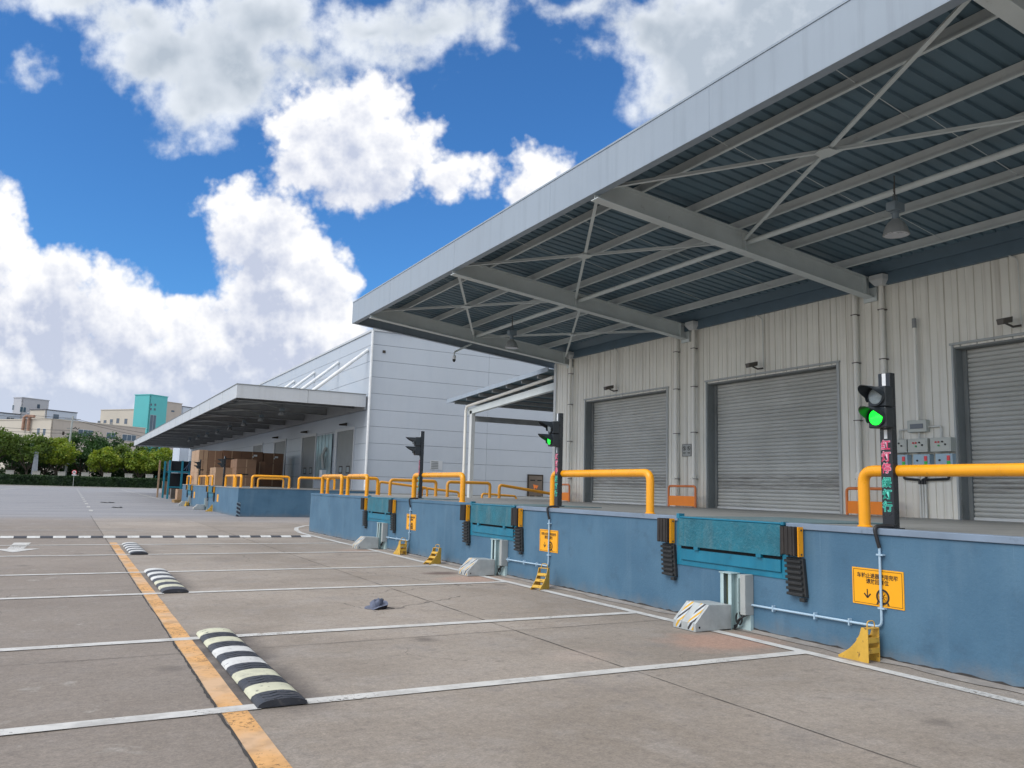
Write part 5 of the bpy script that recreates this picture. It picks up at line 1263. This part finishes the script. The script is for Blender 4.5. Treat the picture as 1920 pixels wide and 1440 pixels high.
for args in (
 (-19.5, 178, 10.4, 10.5, 'leaf_dark', 'tall dark green tree at the left frame edge', 1), (-12.2, 177, 11.3, 8.6, 'leaf_olive', 'mid green tree with high crown left of the pale trunk', 2, 'bark', .38),
 (-6.6, 176, 9.9, 8.0, 'leaf_olive', 'yellowish green tree with a slanting bare branch and pale leaning support', 3, 'bark', .26), (-1.9, 178, 9.5, 8.0, 'leaf_lime', 'broad yellow green tree left of the utility pole', 4),
 (2.3, 184, 11.4, 8.6, 'leaf_dark', 'tall dark green tree behind the utility pole', 5), (6.7, 185, 11.0, 8.2, 'leaf_dark', 'dark green tree right of the utility pole', 6),
 (6.3, 176, 7.6, 6.8, 'leaf_lime', 'small bright yellow green tree in front of the dark ones', 7), (10.6, 178, 9.2, 7.6, 'leaf_olive', 'olive tree below the teal tower', 8),
 (12.6, 176, 7.6, 7.6, 'leaf_lime', 'bright yellow green tree below the tip of the far canopy', 9), (17.6, 178, 8.4, 7.6, 'leaf_lime', 'yellow green tree beside the pale annex', 10),
 (-9.4, 184, 9.6, 8.6, 'leaf_dark', 'dark tree filling the gap behind the pale leaning pole', 12), (-3.9, 185, 9.4, 8.0, 'leaf_dark', 'dark tree seen between the two left yellow green crowns', 13), (14.6, 185, 9.0, 8.0, 'leaf_dark', 'dark tree behind the bright trees near the canopy tip', 14),
 (22.5, 182, 8.2, 7.0, 'leaf_dark', 'dark tree half hidden behind the blue rack', 11)):
    tree(*args)
ug = MB(); rnd = random.Random(9)
for _ in range(330):
    x = rnd.uniform(-45, 26); leaves(ug, (x, rnd.uniform(186, 193), rnd.uniform(.8, 4.6)), (1.7, 1.0, 1.2), 60, .24, rnd)
o = solo(ug, 'undergrowth', 'hedge', 'dark mass of shrubs under the trees behind the hedge', 'undergrowth', fixn=False); o['kind'] = 'stuff'
pl_pos = [-17.6, -13.2, -9.0, -4.9, -.85, 3.0, 6.7, 10.35, 14.0]
for k, x in enumerate(pl_pos):
    dsc = ('at the left frame edge', 'left of the pale leaning pole', 'behind the hedge, third from the left', 'right of the pale leaning pole', 'just left of the round sign', 'just right of the round sign', 'below the small bright tree', 'below the olive tree', 'nearest the stacked cartons')[k]
    solo(MB().box(x-.62, x+.62, 171.2, 172.2, 0, 2.62).box(x-.68, x+.68, 171.12, 172.28, 2.62, 2.70), 'concrete_block', 'concrete', 'pale concrete block standing behind the hedge, '+dsc, 'block', 'concrete blocks behind the hedge', bevel=.03)
solo(MB().hexa([(-5.9,172.6,0),(-4.7,172.6,0),(-4.7,173.2,0),(-5.9,173.2,0),(-5.5,172.6,6.2),(-4.9,172.6,6.2),(-4.9,173.2,6.2),(-5.5,173.2,6.2)]), 'leaning_pole', 'barkw', 'thick blue grey tapered pole standing among the left trees', 'pole')
t = thing('round_sign', 'round red and white no-vehicles sign on a thin post in front of the hedge', 'sign', (1.15, 167.2, 0))
build(MB().tube([(1.15, 167.2, 0), (1.15, 167.2, 2.3)], .04, 6), 'post', 'greypost', t)
build(MB().lathe((1.15, 167.15, 2.65), [(.40, 0), (.40, -.03)], 20, 'y'), 'disc', 'sign_red', t); build(MB().lathe((1.15, 167.11, 2.65), [(.29, 0), (.29, -.02)], 20, 'y'), 'face', 'white', t)
build(MB().box(.93, 1.37, 167.06, 167.085, 2.58, 2.70).box(1.0, 1.25, 167.06, 167.085, 2.70, 2.78), 'vehicle_symbol', 'ink', t); build(MB().box(.80, 1.50, 167.12, 167.17, 2.08, 2.24), 'plate', 'white', t)
t = thing('pink_sign', 'pink round sign at the left frame edge behind the hedge', 'sign', (-15.9, 172, 0))
build(MB().tube([(-15.95, 172, 0), (-15.95, 172, 3)], .05, 6), 'post', 'greypost', t); build(MB().lathe((-15.95, 171.9, 3.1), [(.55, 0), (.55, -.04)], 18, 'y'), 'disc', 'pink', t)
# scraps on the asphalt
for (x, y, s, lab) in ((2.6, 62, .32, 'flattened black rubber scrap on the asphalt, farther one'), (2.7, 51.5, .25, 'black rubber scrap on the asphalt near the white line')):
    mm = MB(); n = 12; vs = [(x+s*1.5*math.cos(2*PI*k/n)*random.uniform(.6, 1.1), y+s*2.2*math.sin(2*PI*k/n)*random.uniform(.6, 1.1), .012+.02*(k % 3)) for k in range(n)]
    mm.add(vs+[(v[0], v[1], .006) for v in vs], [tuple(range(n))]+[(k, (k+1) % n, n+(k+1) % n, n+k) for k in range(n)]); solo(mm, 'rubber_scrap', 'rubber', lab, 'scrap', 'black scraps on the asphalt')

# ================================================================== DISTANT BUILDINGS
def ray(px, py): return (RT*(px-960)/FPX + UP*(720-py)/FPX + FW)
TH = math.radians(38)
dR, dL = Vector((math.cos(TH), math.sin(TH))), Vector((-math.sin(TH), math.cos(TH)))
def bldg(name, label, cpx, D, ztop, lpx, rpx, mL, mR, trim='roofdark', zbot=0., hgt=None):
    d = ray(cpx, 860); c = Vector((d.x, d.y))*(D/d.y)
    def hit(px, e):
        q = ray(px, 860); q2 = Vector((q.x, q.y)); den = q2.x*e.y-q2.y*e.x
        return (c.y*q2.x-c.x*q2.y)/(-den) if abs(den) > 1e-9 else 10
    lR = abs(hit(rpx, dR)); lL = abs(hit(lpx, dL)); a = c; b = c+dR*lR; e = c+dL*lL; f = b+dL*lL
    t = thing(name, label, 'building', (a.x, a.y, zbot))
    def wall(p, q, mt, nm):
        n_ = Vector((q.y-p.y, -(q.x-p.x))).normalized()*.3
        m_ = MB().hexa([(p.x,p.y,zbot),(q.x,q.y,zbot),(q.x-n_.x,q.y-n_.y,zbot),(p.x-n_.x,p.y-n_.y,zbot),(p.x,p.y,ztop),(q.x,q.y,ztop),(q.x-n_.x,q.y-n_.y,ztop),(p.x-n_.x,p.y-n_.y,ztop)])
        return build(m_, nm, mt, t)
    wr = wall(a, b, mR, 'right_wall'); wl_ = wall(e, a, mL, 'left_wall')
    m_ = MB().add([(v.x, v.y, ztop-.3) for v in (a, b, f, e)]+[(v.x, v.y, zbot) for v in (a, b, f, e)], [(0,1,2,3),(1,2,6,5),(2,3,7,6)]); build(m_, 'roof', 'roofdark', t)
    tr_ = MB(); o = .15
    for (p, q) in ((a, b), (e, a)):
        dd = (q-p).normalized(); nn = Vector((dd.y, -dd.x))*o
        tr_.hexa([(p.x+nn.x-dd.x*o,p.y+nn.y-dd.y*o,ztop),(q.x+nn.x+dd.x*o,q.y+nn.y+dd.y*o,ztop),(q.x-nn.x*2,q.y-nn.y*2,ztop),(p.x-nn.x*2,p.y-nn.y*2,ztop),(p.x+nn.x-dd.x*o,p.y+nn.y-dd.y*o,ztop+.22),(q.x+nn.x+dd.x*o,q.y+nn.y+dd.y*o,ztop+.22),(q.x-nn.x*2,q.y-nn.y*2,ztop+.22),(p.x-nn.x*2,p.y-nn.y*2,ztop+.22)])
    build(tr_, 'parapet_trim', trim, t)
    return dict(t=t, c=c, zt=ztop)
def win(bd, side, px, py, w, h, nm='window', mt='glass', fr='winwhite', proud=.06):
    """window centred where the line of sight to (px, py) meets the wall; w, h in metres"""
    e = dR if side == 'R' else dL; q = ray(px, py); q2 = Vector((q.x, q.y)); c = bd['c']; den = q2.x*e.y-q2.y*e.x
    s = (c.y*q2.x-c.x*q2.y)/(-den); p = c+e*s; dist = p.length/q2.length; z = EYE.z+q.z*dist
    nn = Vector((dR.y, -dR.x)) if side == 'R' else Vector((-dL.y, dL.x))
    def bx(w, h, d0, d1):
        vs = []
        for zz_ in (z-h/2, z+h/2):
            for (k, dd) in ((-w/2, d1), (w/2, d1), (w/2, d0), (-w/2, d0)): vs.append((p.x+e.x*k+nn.x*dd, p.y+e.y*k+nn.y*dd, zz_))
        return MB().hexa(vs)
    f = build(bx(w+.14, h+.14, -.02, proud-.02), nm, fr, bd['t']); 
    m_ = bx(w, h, proud-.02, proud); g1 = build(m_, 'pane', mt, f)
    if w > 1.6:
        n_ = max(2, int(w/1.2)); br_ = MB()
        for k in range(1, n_):
            u = -w/2+w*k/n_; vs = []
            for zz_ in (z-h/2, z+h/2):
                for (k2, dd) in ((u-.05, proud+.02), (u+.05, proud+.02), (u+.05, proud), (u-.05, proud)): vs.append((p.x+e.x*k2+nn.x*dd, p.y+e.y*k2+nn.y*dd, zz_))
            br_.hexa(vs)
        build(br_, 'mullion', fr, f)
def ztop(cpx, py, D): d = ray(cpx, py); return EYE.z+d.z*D/d.y
b1_ = bldg('grey_block', 'light grey plain tower block at the far left skyline', 30, 262, ztop(30,745,262), 14, 81, 'greyb', 'greyb', 'greyb')
for (s, px, py, w, h) in (('L', 25, 764, .7, 1.4), ('R', 43, 768, 1.7, 1.4), ('R', 72, 762, .9, 1.2)): win(b1_, s, px, py, w, h)
b6 = bldg('low_grey_wing', 'low blue grey roofed wing at the left frame edge', -45, 240, ztop(-45,770,240), -60, 29, 'greyb', 'whiteb')
win(b6, 'R', 19, 788, 2.0, 1.4)
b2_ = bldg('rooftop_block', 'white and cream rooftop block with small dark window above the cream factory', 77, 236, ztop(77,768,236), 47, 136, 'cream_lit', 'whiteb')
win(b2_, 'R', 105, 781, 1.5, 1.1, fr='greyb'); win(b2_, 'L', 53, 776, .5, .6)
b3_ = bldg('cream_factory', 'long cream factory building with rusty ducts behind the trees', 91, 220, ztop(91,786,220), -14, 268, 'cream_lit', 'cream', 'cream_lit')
for px, py in ((72, 809), (83, 810)): win(b3_, 'L', px, py, .9, 1.5)
for px, py, w in ((208, 817, 2.6), (242, 821, 4.2), (160, 812, 4.0)): win(b3_, 'R', px, py, w, 1.5)
def on_wall(px, py, e, c, off):
    q = ray(px, py); q2 = Vector((q.x, q.y)); den = q2.x*e.y-q2.y*e.x; s = (c.y*q2.x-c.x*q2.y)/(-den); p = c+e*s; dist = p.length/q2.length
    nn = Vector((-dL.y, dL.x))*off if e is dL else Vector((dR.y, -dR.x))*off
    return (p.x+nn.x, p.y+nn.y, EYE.z+q.z*dist)
du = MB()
for pts in (((46,807),(49,783),(53,780),(68,781)), ((56,808),(58,785),(61,783))):
    du.tube([on_wall(px, py, dL, b3_['c'], .5) for px, py in pts], .34, 8)
build(du, 'rusty_duct', 'rust', b3_['t'], smooth=True)
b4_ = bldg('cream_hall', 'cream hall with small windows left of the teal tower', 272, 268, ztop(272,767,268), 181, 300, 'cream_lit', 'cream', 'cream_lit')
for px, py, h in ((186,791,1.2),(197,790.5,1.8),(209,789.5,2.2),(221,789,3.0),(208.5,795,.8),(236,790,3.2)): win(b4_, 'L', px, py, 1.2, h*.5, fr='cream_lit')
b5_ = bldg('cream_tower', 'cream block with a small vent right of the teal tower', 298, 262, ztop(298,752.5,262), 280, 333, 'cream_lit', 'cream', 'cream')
win(b5_, 'R', 324, 771, 1.2, .5, fr='cream')
b8 = bldg('white_ridge_block', 'white roofed block with birdlike vents just above the far canopy', 334, 270, ztop(334,762,270), 330, 400, 'whiteb', 'whiteb')
b7_ = bldg('teal_tower', 'bright teal stair tower with four small square windows', 272, 250, ztop(272,739.5,250), 243, 305, 'tealb', 'tealb', 'tealb')
for px, py in ((283, 758.5), (291, 759), (282.5, 767), (290, 767.5)): win(b7_, 'R', px, py, .62, .62, fr='tealb')
win(b7_, 'R', 286, 795, 2.0, 5.0, fr='greyb')
# low teal gate house glimpsed under the trees
solo(MB().box(16.5, 20.0, 195, 200, 0, 4.5), 'gate_house', 'tealb', 'small teal hut glimpsed below the trees near the stacked cartons', 'hut')
# utility pole and wires
t = thing('utility_pole', 'grey concrete utility pole with crossarm in front of the cream factory', 'utility pole', (-.2, 182, 0))
build(MB().tube([(-.35, 182, 0), (.08, 182, 13.7)], [.26, .16], 8), 'pole', 'greypost', t, smooth=True)
build(MB().box(-1.3, 1.5, 181.9, 182.1, 13.0, 13.18).box(-.8, .9, 181.9, 182.1, 11.2, 11.35), 'crossarm', 'dark_steel', t)
build(MB().tube([(.3,181.8,11.2),(.7,181.8,11.6),(1.1,181.8,11.1),(1.4,181.8,11.5)], .09, 6).box(-1.5,-1.1,181.7,182.1,9.9,10.6), 'insulator', 'ink', t)
for k, (z0, xl, zl, xr, zr, sg) in enumerate(((13.3, -30, 15.2, 24, 10.2, .6), (13.1, -30, 14.4, 26, 9.0, .8), (10.9, -32, 12.0, 26, 8.2, .7), (10.3, -32, 11.2, 26, 7.6, .7))):
    wz = MB()
    for (xe, ze) in ((xl, zl), (xr, zr)):
        wz.tube([(.08+(xe-.08)*q/10, 182, z0+(ze-z0)*q/10-sg*4*(q/10)*(1-q/10)*.8) for q in range(11)], .035, 5)
    solo(wz, 'power_line', 'wire', 'thin overhead wire, '+('highest', 'second highest', 'third from the top', 'lowest')[k]+' of the four at the utility pole', 'wire', 'overhead wires', origin=(.08, 182, z0))
